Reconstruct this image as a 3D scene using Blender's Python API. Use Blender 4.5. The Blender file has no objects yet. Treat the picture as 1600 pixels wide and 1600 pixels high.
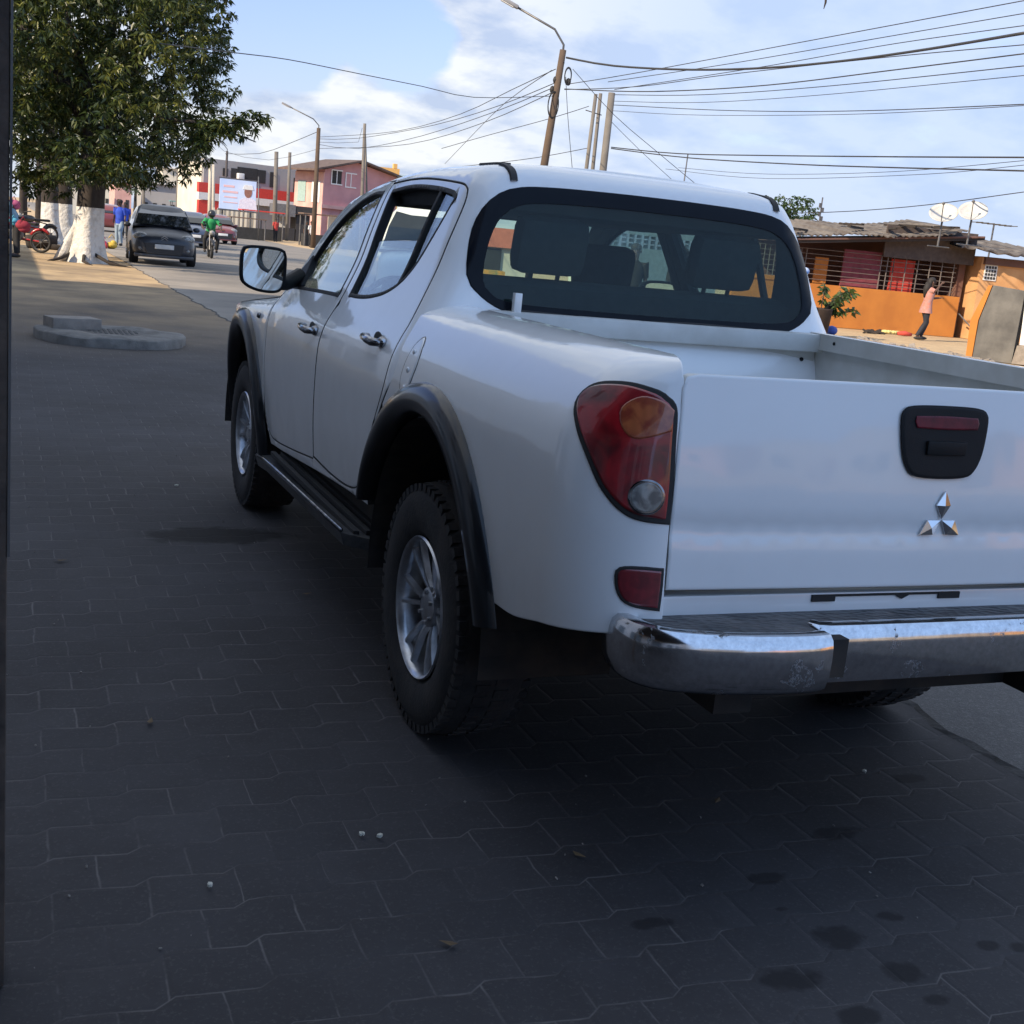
import bpy, bmesh, math, random
import numpy as np
from mathutils import Vector, Matrix, Euler
from mathutils.geometry import delaunay_2d_cdt
PI=math.pi; R=math.radians
random.seed(7)
scene=bpy.context.scene
C=scene.collection
# ---------------------------------------------------------------- camera
CAM=Vector((-1.99697,-3.34723,1.46879)); YAW,PIT,ROL,FOC=R(23.1135),R(12.3087),R(5.5146),1912.364
_f=Vector((math.sin(YAW)*math.cos(PIT),math.cos(YAW)*math.cos(PIT),-math.sin(PIT)))
_r=Vector((math.cos(YAW),-math.sin(YAW),0)); _u=_r.cross(_f)
CR=math.cos(ROL)*_r+math.sin(ROL)*_u; CU=-math.sin(ROL)*_r+math.cos(ROL)*_u
cd=bpy.data.cameras.new('camera'); cam=bpy.data.objects.new('camera',cd); C.objects.link(cam)
cam.matrix_world=Matrix(((CR.x,CU.x,-_f.x,CAM.x),(CR.y,CU.y,-_f.y,CAM.y),(CR.z,CU.z,-_f.z,CAM.z),(0,0,0,1)))
cd.sensor_width=36; cd.lens=FOC/1600*36; cd.clip_end=3000; cd.clip_start=.05
scene.camera=cam
def ray(px,py): return (_f*FOC+CR*(px-800)+CU*(800-py)).normalized()
def at(px,py,D):
    d=ray(px,py); return CAM+d*(D/math.hypot(d.x,d.y))
def gnd(px,py,z=0):
    d=ray(px,py); return CAM+d*((z-CAM.z)/d.z)
def onX(px,py,X):
    d=ray(px,py); return CAM+d*((X-CAM.x)/d.x)
def onY(px,py,Y):
    d=ray(px,py); return CAM+d*((Y-CAM.y)/d.y)
# ---------------------------------------------------------------- object helpers
def tag(o,label=None,cat=None,group=None,kind=None):
    if label: o['label']=label
    if cat: o['category']=cat
    if group: o['group']=group
    if kind: o['kind']=kind
    return o
def empty(name,loc=(0,0,0),rz=0,**k):
    o=bpy.data.objects.new(name,None); C.objects.link(o); o.location=loc; o.rotation_euler=(0,0,rz); o.empty_display_size=.1
    return tag(o,**k)
def mk(name,V,F,mats,parent=None,smooth=False,mi=None,normals=None,angle=None):
    me=bpy.data.meshes.new(name); me.from_pydata([tuple(v) for v in V],[],[tuple(f) for f in F])
    if not isinstance(mats,(list,tuple)): mats=[mats]
    for m in mats: me.materials.append(m)
    if mi is not None: me.polygons.foreach_set('material_index',mi)
    if smooth: me.polygons.foreach_set('use_smooth',[True]*len(me.polygons))
    me.update()
    if normals is not None:
        me.normals_split_custom_set([tuple(n) for n in normals])
    if angle is not None:
        me.set_sharp_from_angle(angle=R(angle))
    o=bpy.data.objects.new(name,me); C.objects.link(o)
    if parent: o.parent=parent
    return o
class MB:
    def __init__(s): s.V=[];s.F=[];s.M=[]
    def add(s,V,F,m=0):
        b=len(s.V); s.V+= [Vector(v) for v in V]; s.F+=[tuple(b+i for i in f) for f in F]; s.M+=[m]*len(F); return s
    def box(s,x0,x1,y0,y1,z0,z1,m=0,M=None):
        V=[Vector(v) for v in ((x0,y0,z0),(x1,y0,z0),(x1,y1,z0),(x0,y1,z0),(x0,y0,z1),(x1,y0,z1),(x1,y1,z1),(x0,y1,z1))]
        if M is not None: V=[M@v for v in V]
        return s.add(V,[(0,3,2,1),(4,5,6,7),(0,1,5,4),(1,2,6,5),(2,3,7,6),(3,0,4,7)],m)
    def rbox(s,x0,x1,y0,y1,z0,z1,b=.01,m=0,M=None):
        bm=bmesh.new(); bmesh.ops.create_cube(bm,size=1)
        for v in bm.verts: v.co=Vector(((x0+x1)/2+v.co.x*(x1-x0),(y0+y1)/2+v.co.y*(y1-y0),(z0+z1)/2+v.co.z*(z1-z0)))
        bmesh.ops.bevel(bm,geom=list(bm.edges),offset=b,segments=2,profile=.6,affect='EDGES')
        V=[(M@v.co if M is not None else v.co.copy()) for v in bm.verts]; F=[[v.index for v in f.verts] for f in bm.faces]
        bm.free(); return s.add(V,F,m)
    def tube(s,pts,rad,n=8,m=0,caps=True,sq=None):
        pts=[Vector(p) for p in pts]; k=len(pts)
        if not isinstance(rad,(list,tuple)): rad=[rad]*k
        V=[];F=[]; up=None
        for i,p in enumerate(pts):
            t=(pts[min(i+1,k-1)]-pts[max(i-1,0)]).normalized()
            if up is None:
                up=Vector((0,0,1)) if abs(t.z)<.9 else Vector((1,0,0))
            a=t.cross(up).normalized(); b=a.cross(t).normalized(); up=b
            for j in range(n):
                q=2*PI*j/n; V.append(p+(a*math.cos(q)+b*math.sin(q))*rad[i])
        for i in range(k-1):
            for j in range(n):
                F.append((i*n+j,i*n+(j+1)%n,(i+1)*n+(j+1)%n,(i+1)*n+j))
        if caps: F.append(tuple(range(n-1,-1,-1))); F.append(tuple((k-1)*n+j for j in range(n)))
        return s.add(V,F,m)
    def cyl(s,p,q,r,n=16,m=0): return s.tube([p,q],r,n,m)
    def lathe(s,prof,axis='x',c=(0,0,0),n=32,m=0,closed=False):
        V=[];F=[];k=len(prof); c=Vector(c)
        for (a,r) in prof:
            for j in range(n):
                q=2*PI*j/n; x,y=r*math.cos(q),r*math.sin(q)
                V.append(c+(Vector((a,x,y)) if axis=='x' else Vector((x,a,y)) if axis=='y' else Vector((x,y,a))))
        rng=k if closed else k-1
        for i in range(rng):
            for j in range(n):
                F.append((i*n+j,i*n+(j+1)%n,((i+1)%k)*n+(j+1)%n,((i+1)%k)*n+j))
        return s.add(V,F,m)
    def ball(s,c,r,n=12,m=0,M=None):
        if not isinstance(r,(tuple,list)): r=(r,r,r)
        V=[];F=[];k=n//2
        for i in range(k+1):
            a=PI*i/k
            for j in range(n):
                q=2*PI*j/n; v=Vector((r[0]*math.sin(a)*math.cos(q),r[1]*math.sin(a)*math.sin(q),r[2]*math.cos(a)))
                if M is not None: v=M@v
                V.append(Vector(c)+v)
        for i in range(k):
            for j in range(n): F.append((i*n+j,(i+1)*n+j,(i+1)*n+(j+1)%n,i*n+(j+1)%n))
        return s.add(V,F,m)
    def prism(s,poly,d0,d1,axis='y',m=0):
        # poly 2D list; axis = extrusion axis
        n=len(poly)
        def p3(a,b,d): return (a,d,b) if axis=='y' else (d,a,b) if axis=='x' else (a,b,d)
        V=[p3(a,b,d0) for a,b in poly]+[p3(a,b,d1) for a,b in poly]
        F=[tuple(range(n)),tuple(range(2*n-1,n-1,-1))]+[(i,i+n,(i+1)%n+n,(i+1)%n) for i in range(n)]
        return s.add(V,F,m)
    def obj(s,name,mats,parent=None,smooth=False,angle=None,fix=True):
        o=mk(name,s.V,s.F,mats,parent,smooth or angle is not None,s.M)
        me=o.data
        if fix:
            bm=bmesh.new(); bm.from_mesh(me); bmesh.ops.recalc_face_normals(bm,faces=bm.faces); bm.to_mesh(me); bm.free()
        if angle is not None: me.set_sharp_from_angle(angle=R(angle))
        return o
# ---------------------------------------------------------------- materials
def nodes(name):
    m=bpy.data.materials.new(name); m.use_nodes=True; nt=m.node_tree
    for n in list(nt.nodes): nt.nodes.remove(n)
    out=nt.nodes.new('ShaderNodeOutputMaterial'); return m,nt,out
def N(nt,t,**k):
    n=nt.nodes.new('ShaderNode'+t)
    for a,b in k.items():
        if a in n.bl_rna.properties: setattr(n,a,b)
        else: n.inputs[a].default_value=b
    return n
def L(nt,a,ao,b,bi): nt.links.new(a.outputs[ao],b.inputs[bi])
def mixc(nt,fac,a,b,blend='MIX'):
    n=nt.nodes.new('ShaderNodeMix'); n.data_type='RGBA'; n.blend_type=blend
    for s,v in ((0,fac),(6,a),(7,b)):
        if isinstance(v,tuple) and hasattr(v[0],'outputs'): nt.links.new(v[0].outputs[v[1]],n.inputs[s])
        elif v is not None: n.inputs[s].default_value=v if s==0 else tuple(v)+(1,) if len(v)==3 else v
    return (n,2)
def math_(nt,op,*a,clamp=False):
    n=nt.nodes.new('ShaderNodeMath'); n.operation=op; n.use_clamp=clamp
    for i,v in enumerate(a):
        if isinstance(v,tuple): nt.links.new(v[0].outputs[v[1]],n.inputs[i])
        else: n.inputs[i].default_value=v
    return (n,0)
def ramp(nt,src,stops):
    n=nt.nodes.new('ShaderNodeValToRGB'); nt.links.new(src[0].outputs[src[1]],n.inputs[0])
    e=n.color_ramp.elements
    while len(e)<len(stops): e.new(.5)
    for i,(p,c) in enumerate(stops):
        e[i].position=p; e[i].color=(c,c,c,1) if not isinstance(c,tuple) else tuple(c)+(1,)
    return (n,0)
def noise(nt,vec,scale,detail=4,rough=.55,dist=0):
    n=nt.nodes.new('ShaderNodeTexNoise'); n.inputs['Scale'].default_value=scale; n.inputs['Detail'].default_value=detail
    n.inputs['Roughness'].default_value=rough; n.inputs['Distortion'].default_value=dist
    if vec is not None: nt.links.new(vec[0].outputs[vec[1]],n.inputs['Vector'])
    return (n,0)
def bump(nt,h,strength=.3,dist=.01):
    b=nt.nodes.new('ShaderNodeBump'); b.inputs['Strength'].default_value=strength; b.inputs['Distance'].default_value=dist
    nt.links.new(h[0].outputs[h[1]],b.inputs['Height']); return (b,0)
def setp(nt,p,name,v):
    if isinstance(v,tuple) and len(v)==2 and hasattr(v[0],'outputs'): nt.links.new(v[0].outputs[v[1]],p.inputs[name])
    else: p.inputs[name].default_value=(tuple(v)+(1,)) if isinstance(v,tuple) and len(v)==3 and 'Color' in name else v
def mat(name,col,col2=None,rough=.6,metal=0,coat=0,scale=8,bs=.0,bscale=40,spec=.5,lo=.35,hi=.65,coatr=.05,trans=0,bd=.01):
    m,nt,out=nodes(name); p=N(nt,'BsdfPrincipled'); L(nt,p,0,out,0)
    tc=N(nt,'TexCoord'); v=(tc,3)
    n1=noise(nt,v,scale,5)
    col2=col2 or tuple(c*.8 for c in col)
    c=mixc(nt,ramp(nt,n1,[(lo,0.),(hi,1.)]),col,col2); setp(nt,p,'Base Color',c)
    p.inputs['Roughness'].default_value=rough; p.inputs['Metallic'].default_value=metal
    p.inputs['Coat Weight'].default_value=coat; p.inputs['Coat Roughness'].default_value=coatr; p.inputs['Specular IOR Level'].default_value=spec
    if trans: p.inputs['Transmission Weight'].default_value=trans
    if bs:
        b=bump(nt,noise(nt,v,bscale,4),bs,bd); nt.links.new(b[0].outputs[0],p.inputs['Normal'])
    return m
def paint(name,col,dirt=.25,flake=0,ca=(.30,.26,.21),wav=.015,coat=1.,rough=.35):
    m,nt,out=nodes(name); p=N(nt,'BsdfPrincipled'); L(nt,p,0,out,0)
    tc=N(nt,'TexCoord'); v=(tc,3)
    sep=N(nt,'SeparateXYZ'); L(nt,tc,3,sep,0)
    n1=noise(nt,v,2.3,6,.6); n2=noise(nt,v,19,5,.65)
    low=math_(nt,'MULTIPLY',math_(nt,'SUBTRACT',.95,(sep,2)),1.1,clamp=True)
    low=math_(nt,'POWER',low,2.0)
    k=math_(nt,'MULTIPLY',math_(nt,'ADD',low,.10),math_(nt,'MULTIPLY',ramp(nt,n1,[(.35,.2),(.7,1.)]),ramp(nt,n2,[(.3,.55),(.75,1.)])))
    k=math_(nt,'MULTIPLY',k,dirt,clamp=True)
    c=mixc(nt,k,col,ca); setp(nt,p,'Base Color',c)
    setp(nt,p,'Roughness',math_(nt,'ADD',math_(nt,'MULTIPLY',k,.5),rough))
    p.inputs['Coat Weight'].default_value=coat
    setp(nt,p,'Coat Roughness',math_(nt,'ADD',math_(nt,'MULTIPLY',k,.6),.035))
    b=bump(nt,noise(nt,v,3.0,2,.5),.35,wav); nt.links.new(b[0].outputs[0],p.inputs['Coat Normal'])
    return m
def glass(name,tint,gl=1.0,bumpy=.0):
    m,nt,out=nodes(name)
    t=N(nt,'BsdfTransparent'); t.inputs[0].default_value=tint+(1,)
    g=N(nt,'BsdfGlossy'); g.inputs['Roughness'].default_value=.015; g.inputs[0].default_value=(1,1,1,1)
    lw=N(nt,'LayerWeight'); lw.inputs[0].default_value=.5
    k=math_(nt,'MULTIPLY',math_(nt,'ADD',math_(nt,'MULTIPLY',math_(nt,'POWER',(lw,1),5.),.96),.04),gl,clamp=True)
    mx=N(nt,'MixShader'); nt.links.new(k[0].outputs[0],mx.inputs[0]); L(nt,t,0,mx,1); L(nt,g,0,mx,2); L(nt,mx,0,out,0)
    return m
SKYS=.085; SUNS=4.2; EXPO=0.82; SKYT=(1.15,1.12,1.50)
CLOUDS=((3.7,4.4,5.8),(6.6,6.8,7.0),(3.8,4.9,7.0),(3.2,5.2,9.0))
def interp(x,xs,ys):
    if x<=xs[0]: return ys[0]
    for i in range(1,len(xs)):
        if x<=xs[i]:
            t=(x-xs[i-1])/(xs[i]-xs[i-1]); return ys[i-1]+t*(ys[i]-ys[i-1])
    return ys[-1]
def smooth_table(kn,n=14,lo=None):
    # Catmull-Rom resample of a polyline of tuples into a fine table
    out=[]
    m=len(kn)
    for i in range(m-1):
        p0=kn[max(i-1,0)];p1=kn[i];p2=kn[i+1];p3=kn[min(i+2,m-1)]
        for k in range(n):
            t=k/n
            out.append(tuple(.5*((2*b)+(-a+c)*t+(2*a-5*b+4*c-d)*t*t+(-a+3*b-3*c+d)*t**3) for a,b,c,d in zip(p0,p1,p2,p3)))
    out.append(tuple(kn[-1])); return out
# cab profile: v, z, half width
CABK=[(.25,.25,.855),(.42,.42,.868),(.55,.55,.885),(.75,.75,.90),(.95,.95,.90),(1.05,1.05,.888),(1.12,1.12,.862),(1.2,1.2,.815),(1.35,1.35,.742),(1.48,1.48,.695),(1.6,1.6,.648),(1.66,1.66,.618),(1.70,1.696,.588),(1.76,1.718,.535),(1.84,1.731,.455),(1.95,1.739,.35),(2.1,1.744,.2),(2.3,1.746,.0)]
_T=smooth_table(CABK,16); _TV=[a[0] for a in _T];_TZ=[a[1] for a in _T];_TW=[a[2] for a in _T]
RC=.12
def cab_zw(v): return interp(v,_TV,_TZ),interp(v,_TV,_TW)
def cab_yc(v):
    w=interp(v,_TV,_TW); d=.90-w
    return .30+.6*min(d,.5)+RC
def cabS(u,v):
    z,w=cab_zw(v); yc=cab_yc(v); r=min(RC,w*.5)
    L=RC*1.5708
    if u>=0: x=-w; y=yc+u
    elif u>-L:
        a=-u/RC; x=-(w-r)-r*math.cos(a); y=yc-r*math.sin(a)
    else:
        t=min((-u-L)/.70,1.0); x=-(w-r)*(1-t); y=yc-r
    if u<0:
        f=max(0,1-(x/(w if w>1e-6 else 1e-6))**2); y-=.03*f*min(1,w/.5)
    if y>1.0 and z>1.0:
        k=min((z-1.0)/.77,1); z-=k*.085*max(0,(y-1.0))**2
    if y>2.9:  # nose tapers in
        x*=1-.11*((y-2.9)/.9)**2
    return Vector((x,y,z))
def side_uv(y,v): return (y-cab_yc(v),v)
def rear_uv(x,v):
    z,w=cab_zw(v); r=min(RC,w*.5); L=RC*1.5708
    ax=abs(x)
    if ax<=w-r: return (-L-.70*(1-ax/(w-r)),v)
    return (-RC*math.acos(min(1,(ax-(w-r))/r)),v)
# bed outer: v,z,halfwidth
BEDK=[(.3,.3,.855),(.42,.42,.868),(.55,.55,.885),(.75,.75,.90),(.95,.95,.90),(1.06,1.06,.89),(1.13,1.13,.868),(1.19,1.185,.83),(1.25,1.228,.785),(1.31,1.252,.735),(1.36,1.262,.69),(1.40,1.264,.65)]
_B=smooth_table(BEDK,16);_BV=[a[0] for a in _B];_BZ=[a[1] for a in _B];_BW=[a[2] for a in _B]
BRX=.20;BRY=.17
def bed_yr(z): return -1.085-.08*max(0,1.24-z)
def bedS(u,v):
    z=interp(v,_BV,_BZ);w=interp(v,_BV,_BW)
    yr=bed_yr(z); yc=-.90; L=.30
    rx=BRX*max(.3,min(1,1-(.9-w)/.3)); ry=-(yr-yc)
    if u>=yc: return Vector((-w,u,z))
    if u>yc-L:
        a=(yc-u)/L*1.5708; return Vector((-(w-rx)-rx*math.cos(a),yc-ry*math.sin(a),z))
    t=(yc-L-u); return Vector((-(w-rx)+t,yr,z))
# ---------------------------------------------------------------- 2D outline tools
def cr(pts,step=.03,closed=True,dims=2):
    """Catmull-Rom through pts; a point with an extra trailing 1 is a sharp corner"""
    P=[tuple(p[:dims]) for p in pts]; S=[len(p)>dims and p[dims]==1 for p in pts]; n=len(P); out=[]
    rng=n if closed else n-1
    for i in range(rng):
        b=P[i];c=P[(i+1)%n]
        a=P[i-1] if (closed or i>0) else b
        d=P[(i+2)%n] if (closed or i+2<n) else c
        if S[i]: a=tuple(2*x-y for x,y in zip(b,c))
        if S[(i+1)%n]: d=tuple(2*y-x for x,y in zip(b,c))
        ln=math.dist(b,c); k=max(1,int(round(ln/step)))
        for j in range(k):
            t=j/k
            out.append(tuple(.5*(2*q+(-p_+r)*t+(2*p_-5*q+4*r-s)*t*t+(-p_+3*q-3*r+s)*t**3) for p_,q,r,s in zip(a,b,c,d)))
    if not closed: out.append(P[-1])
    return out
def area(P): return .5*sum(P[i][0]*P[(i+1)%len(P)][1]-P[(i+1)%len(P)][0]*P[i][1] for i in range(len(P)))
def offs(P,d):
    """move outline inwards by d (negative: outwards)"""
    s=1 if area(P)>0 else -1; n=len(P); out=[]
    for i in range(n):
        a=Vector(P[i-1]);b=Vector(P[i]);c=Vector(P[(i+1)%n])
        e1=(b-a);e2=(c-b)
        if e1.length<1e-9 or e2.length<1e-9: out.append(tuple(b)); continue
        n1=Vector((-e1.y,e1.x)).normalized()*s;n2=Vector((-e2.y,e2.x)).normalized()*s
        m=(n1+n2)
        if m.length<.2: m=n1
        m.normalize(); k=min(1.6,1/max(.3,m.dot(n1)))
        out.append(tuple(b+m*d*k))
    return out
def inside(P,x,y):
    c=False;n=len(P);j=n-1
    for i in range(n):
        xi,yi=P[i];xj,yj=P[j]
        if (yi>y)!=(yj>y) and x<(xj-xi)*(y-yi)/(yj-yi)+xi: c=not c
        j=i
    return c
def panel(name,out,S,mats,parent,th=.02,off=0.,holes=(),step=.04,side=1,lip=.004,gap=0.,drop=.0035,conv=None,flip=False,hlip=.003,merge=None,ring=False):
    """solid curved panel: outline in the (u,v) domain of surface S"""
    loops=[offs(out,gap) if gap else out]+[offs(h,-gap) if gap else h for h in holes]
    if conv: loops=[[conv(*p) for p in l] for l in loops]
    sg=[1]+[-1]*len(holes)
    inner=[offs(l,(lip if k==0 else -hlip)) for k,l in enumerate(loops)]
    pts=[];edges=[];kind=[]
    lv=[]
    for l in loops:
        b=len(pts); pts+=[Vector(p) for p in l]; edges+=[(b+i,b+(i+1)%len(l)) for i in range(len(l))]; kind+=[1]*len(l); lv.append((b,len(l)))
    for l in inner:
        b=len(pts); pts+=[Vector(p) for p in l]; kind+=[0]*len(l)
        if ring: edges+=[(b+i,b+(i+1)%len(l)) for i in range(len(l))]
    xs=[p[0] for p in loops[0]];ys=[p[1] for p in loops[0]]
    marg=step*.35
    test=[offs(loops[0],marg+lip)]+[offs(l,-(marg+hlip)) for l in loops[1:]]
    x=min(xs)+step*.5; row=0
    while x<max(xs):
        y=min(ys)+step*(.5 if row%2 else .25)
        while y<max(ys):
            if inside(test[0],x,y) and not any(inside(h,x,y) for h in test[1:]): pts.append(Vector((x,y))); kind.append(0)
            y+=step
        x+=step; row+=1
    r=delaunay_2d_cdt(pts,edges,[],0,1e-6)
    V2,_,F,orig=r[0],r[1],r[2],r[3]
    kd=[1 if any(o<len(kind) and kind[o]==1 for o in og) else 0 for og in orig]
    idx={}
    for i,og in enumerate(orig):
        for o in og: idx[o]=i
    T=[]
    for f in F:
        cx=sum(V2[i].x for i in f)/len(f);cy=sum(V2[i].y for i in f)/len(f)
        if inside(loops[0],cx,cy) and not any(inside(h,cx,cy) for h in loops[1:]): T.append(f)
    e=1e-3; P=[];NN=[]
    for i,q in enumerate(V2):
        p=S(q.x,q.y); du=S(q.x+e,q.y)-S(q.x-e,q.y); dv=S(q.x,q.y+e)-S(q.x,q.y-e); n=du.cross(dv)
        if n.length<2e-8: n=Vector((0,0,-1 if flip else 1))
        n.normalize(); P.append(p);NN.append(n)
    # outward orientation: away from the truck's core
    sgn=-1 if flip else 1
    NN=[n*sgn for n in NN]
    cen=[abs(p.x)<3e-4 for p in P] if merge is not None else [False]*len(P)
    for i,c_ in enumerate(cen):
        if c_: kd[i]=0; NN[i]=Vector((0,NN[i].y,NN[i].z)).normalized(); P[i].x=0
    nv=len(V2); V=[];NV=[]
    for i in range(nv):
        p=P[i]+NN[i]*(off-(drop if kd[i] else 0)); V.append(p); NV.append(NN[i])
    for i in range(nv): V.append(P[i]+NN[i]*(off-th)); NV.append(-NN[i])
    faces=[];mi=[]
    for f in T:
        a,b,c=f[0],f[1],f[2]
        nn=(V[b]-V[a]).cross(V[c]-V[a])
        g=list(f) if nn.dot(NN[a]+NN[b]+NN[c])>=0 else list(reversed(f))
        faces.append(tuple(g)); mi.append(0)
        faces.append(tuple(nv+i for i in reversed(g))); mi.append(1 if len(mats)>1 else 0)
    # rim in the backing material: its dark colour stands in for gap shade
    cnt={}
    for f in faces[::2]:
        for i in range(len(f)):
            a,b=f[i],f[(i+1)%len(f)]
            if (b,a) in cnt: del cnt[(b,a)]
            else: cnt[(a,b)]=1
    base=len(V)
    rim={}
    for (a,b) in cnt:
        for q in (a,b):
            if q not in rim:
                rim[q]=len(V); V.append(V[q].copy()); V.append(V[nv+q].copy()); NV.append(None);NV.append(None)
        t=(V[b]-V[a]); o=t.cross(NN[a]); 
        if o.length>1e-12:
            o.normalize()
        for q in (a,b):
            k=rim[q]; NV[k]=o if NV[k] is None else (NV[k]+o); NV[k+1]=NV[k]
        faces.append((rim[a],rim[a]+1,rim[b]+1,rim[b])); mi.append(1 if len(mats)>1 else 0)
    # soft edge normal on the outer boundary ring
    for q,k in rim.items():
        n=NV[k]
        if n is None or n.length<1e-9: n=Vector((0,0,1))
        n=n.normalized(); NV[k]=n; NV[k+1]=n
        if not cen[q]: NV[q]=(NV[q]+n*.7).normalized()
    if side<0:
        V=[Vector((-p.x,p.y,p.z)) for p in V]; NV=[Vector((-n.x,n.y,n.z)) for n in NV]; faces=[tuple(reversed(f)) for f in faces]
    if merge is not None:
        merge.append((V,faces,mi,NV)); return None
    return mkn(name,V,faces,mats,parent,mi,NV)
def mkn(name,V,faces,mats,parent,mi,NV):
    ok=[k for k,f in enumerate(faces) if (V[f[1]]-V[f[0]]).cross(V[f[2]]-V[f[0]]).length>1e-10]
    faces=[faces[k] for k in ok]; mi=[mi[k] for k in ok]
    LN=[NV[i] for f in faces for i in f]
    return mk(name,V,faces,mats,parent,True,mi,LN)
def mkmerged(name,parts,mats,parent):
    V=[];F=[];M=[];NV=[]
    for v,f,m,n in parts:
        b=len(V); V+=v;NV+=n;M+=m;F+=[tuple(b+i for i in q) for q in f]
    return mkn(name,V,F,mats,parent,M,NV)
# ---------------------------------------------------------------- pickup truck
WHITE=paint('white_car_paint',(.82,.83,.83),dirt=.8,coat=1.,rough=.28)
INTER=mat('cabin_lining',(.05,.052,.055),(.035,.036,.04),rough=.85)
BEDIN=mat('bed_interior_paint',(.62,.63,.61),(.50,.50,.47),rough=.5,coat=.3,scale=6,bs=.12,bscale=9,coatr=.3)
BLK=mat('black_plastic',(.009,.010,.012),(.014,.015,.016),rough=.5,bs=.08,bscale=300,spec=.18)
GBLK=mat('gloss_black_trim',(.008,.009,.011),(.012,.013,.015),rough=.3,coat=.45,coatr=.05,spec=.2)
RUB=mat('black_rubber',(.014,.014,.015),(.02,.02,.02),rough=.7)
DUSTR=mat('dusty_tyre_rubber',(.014,.014,.015),(.032,.028,.026),rough=.85,scale=14,bs=.25,bscale=90)
UND=mat('dark_underbody',(.02,.019,.018),(.045,.035,.028),rough=.9,scale=12)
ALLOY=mat('alloy_wheel_silver',(.55,.57,.60),(.36,.37,.39),rough=.28,metal=.85,scale=20)
CHR=mat('bright_chrome',(.75,.76,.78),(.62,.62,.63),rough=.06,metal=1)
CHRD=mat('dark_chrome',(.32,.33,.35),(.12,.12,.13),rough=.16,metal=1,scale=26)
GLASS=glass('tinted_window_glass',(.80,.87,.86),1.25); GLASSR=glass('smoked_rear_glass',(.72,.82,.79),.45); GLASSF=glass('windscreen_glass',(.78,.84,.80))
MIRR=mat('mirror_glass',(.8,.85,.84),(.8,.85,.84),rough=.01,metal=1)
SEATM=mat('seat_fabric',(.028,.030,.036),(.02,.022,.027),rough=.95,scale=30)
def lens(name,a,b,sc=24,rough=.12,emit=None):
    m,nt,out=nodes(name); p=N(nt,'BsdfPrincipled'); L(nt,p,0,out,0); tc=N(nt,'TexCoord'); v=(tc,3)
    n1=noise(nt,v,sc,3,.5,.6); w=nt.nodes.new('ShaderNodeTexWave'); w.inputs['Scale'].default_value=18; w.inputs['Distortion'].default_value=2; L(nt,tc,3,w,0)
    c=mixc(nt,ramp(nt,n1,[(.38,0.),(.62,1.)]),a,b); c=mixc(nt,math_(nt,'MULTIPLY',(w,1),.25),c,tuple(x*.5 for x in a)); setp(nt,p,'Base Color',c)
    p.inputs['Roughness'].default_value=.3; p.inputs['Coat Weight'].default_value=1; p.inputs['Coat Roughness'].default_value=.03
    p.inputs['Subsurface Weight'].default_value=.0
    return m
REDL=lens('red_lamp_lens',(.36,.008,.014),(.09,.003,.006),13); STOPL=lens('bright_red_lens',(.34,.012,.015),(.14,.004,.008),34); AMBL=lens('amber_lamp_lens',(.46,.12,.04),(.26,.04,.02),30)
CLRL=lens('clear_lamp_lens',(.36,.36,.34),(.10,.10,.10),30); REFL=lens('red_reflector_lens',(.20,.012,.02),(.12,.008,.014),40)
def rusty_chrome():
    m,nt,out=nodes('worn_chrome'); p=N(nt,'BsdfPrincipled'); L(nt,p,0,out,0); tc=N(nt,'TexCoord'); v=(tc,3)
    n1=noise(nt,v,7,6,.7,.4); n2=noise(nt,v,60,5,.7); n3=noise(nt,v,2.2,2)
    k=ramp(nt,math_(nt,'ADD',math_(nt,'MULTIPLY',n1,.90),math_(nt,'MULTIPLY',n2,.10)),[(.575,0.),(.60,1.)])
    k=math_(nt,'MULTIPLY',k,.9)
    c=mixc(nt,ramp(nt,n2,[(.3,0.),(.7,1.)]),(.72,.72,.73),(.50,.50,.51)); c=mixc(nt,k,c,(.035,.028,.024)); setp(nt,p,'Base Color',c)
    setp(nt,p,'Metallic',math_(nt,'SUBTRACT',1.,k,clamp=True)); setp(nt,p,'Roughness',math_(nt,'ADD',math_(nt,'MULTIPLY',k,.5),.13))
    h=math_(nt,'SUBTRACT',math_(nt,'MULTIPLY',noise(nt,v,6,2),.6),math_(nt,'MULTIPLY',k,.03))
    b=bump(nt,h,.5,.007); nt.links.new(b[0].outputs[0],p.inputs['Normal']); return m
RCH=rusty_chrome()
def pad_mat():
    m,nt,out=nodes('black_tread_plate'); p=N(nt,'BsdfPrincipled'); L(nt,p,0,out,0); tc=N(nt,'TexCoord'); v=(tc,3)
    mp=N(nt,'Mapping'); mp.inputs['Scale'].default_value=(1,1.6,1); mp.inputs['Rotation'].default_value=(0,0,.78); L(nt,tc,3,mp,0)
    vo=nt.nodes.new('ShaderNodeTexVoronoi'); vo.inputs['Scale'].default_value=42; L(nt,mp,0,vo,0)
    c=mixc(nt,ramp(nt,noise(nt,v,9,5),[(.4,0.),(.65,1.)]),(.03,.03,.032),(.11,.10,.095)); setp(nt,p,'Base Color',c); p.inputs['Roughness'].default_value=.42
    b=bump(nt,(vo,0),.8,.006); nt.links.new(b[0].outputs[0],p.inputs['Normal']); return m
PADM=pad_mat()

T=empty('pickup_truck',(.03,0,0),label='white double cab pickup truck parked half on the paving, seen from its rear left corner',cat='pickup truck')
SU=dict(flip=True)
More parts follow.
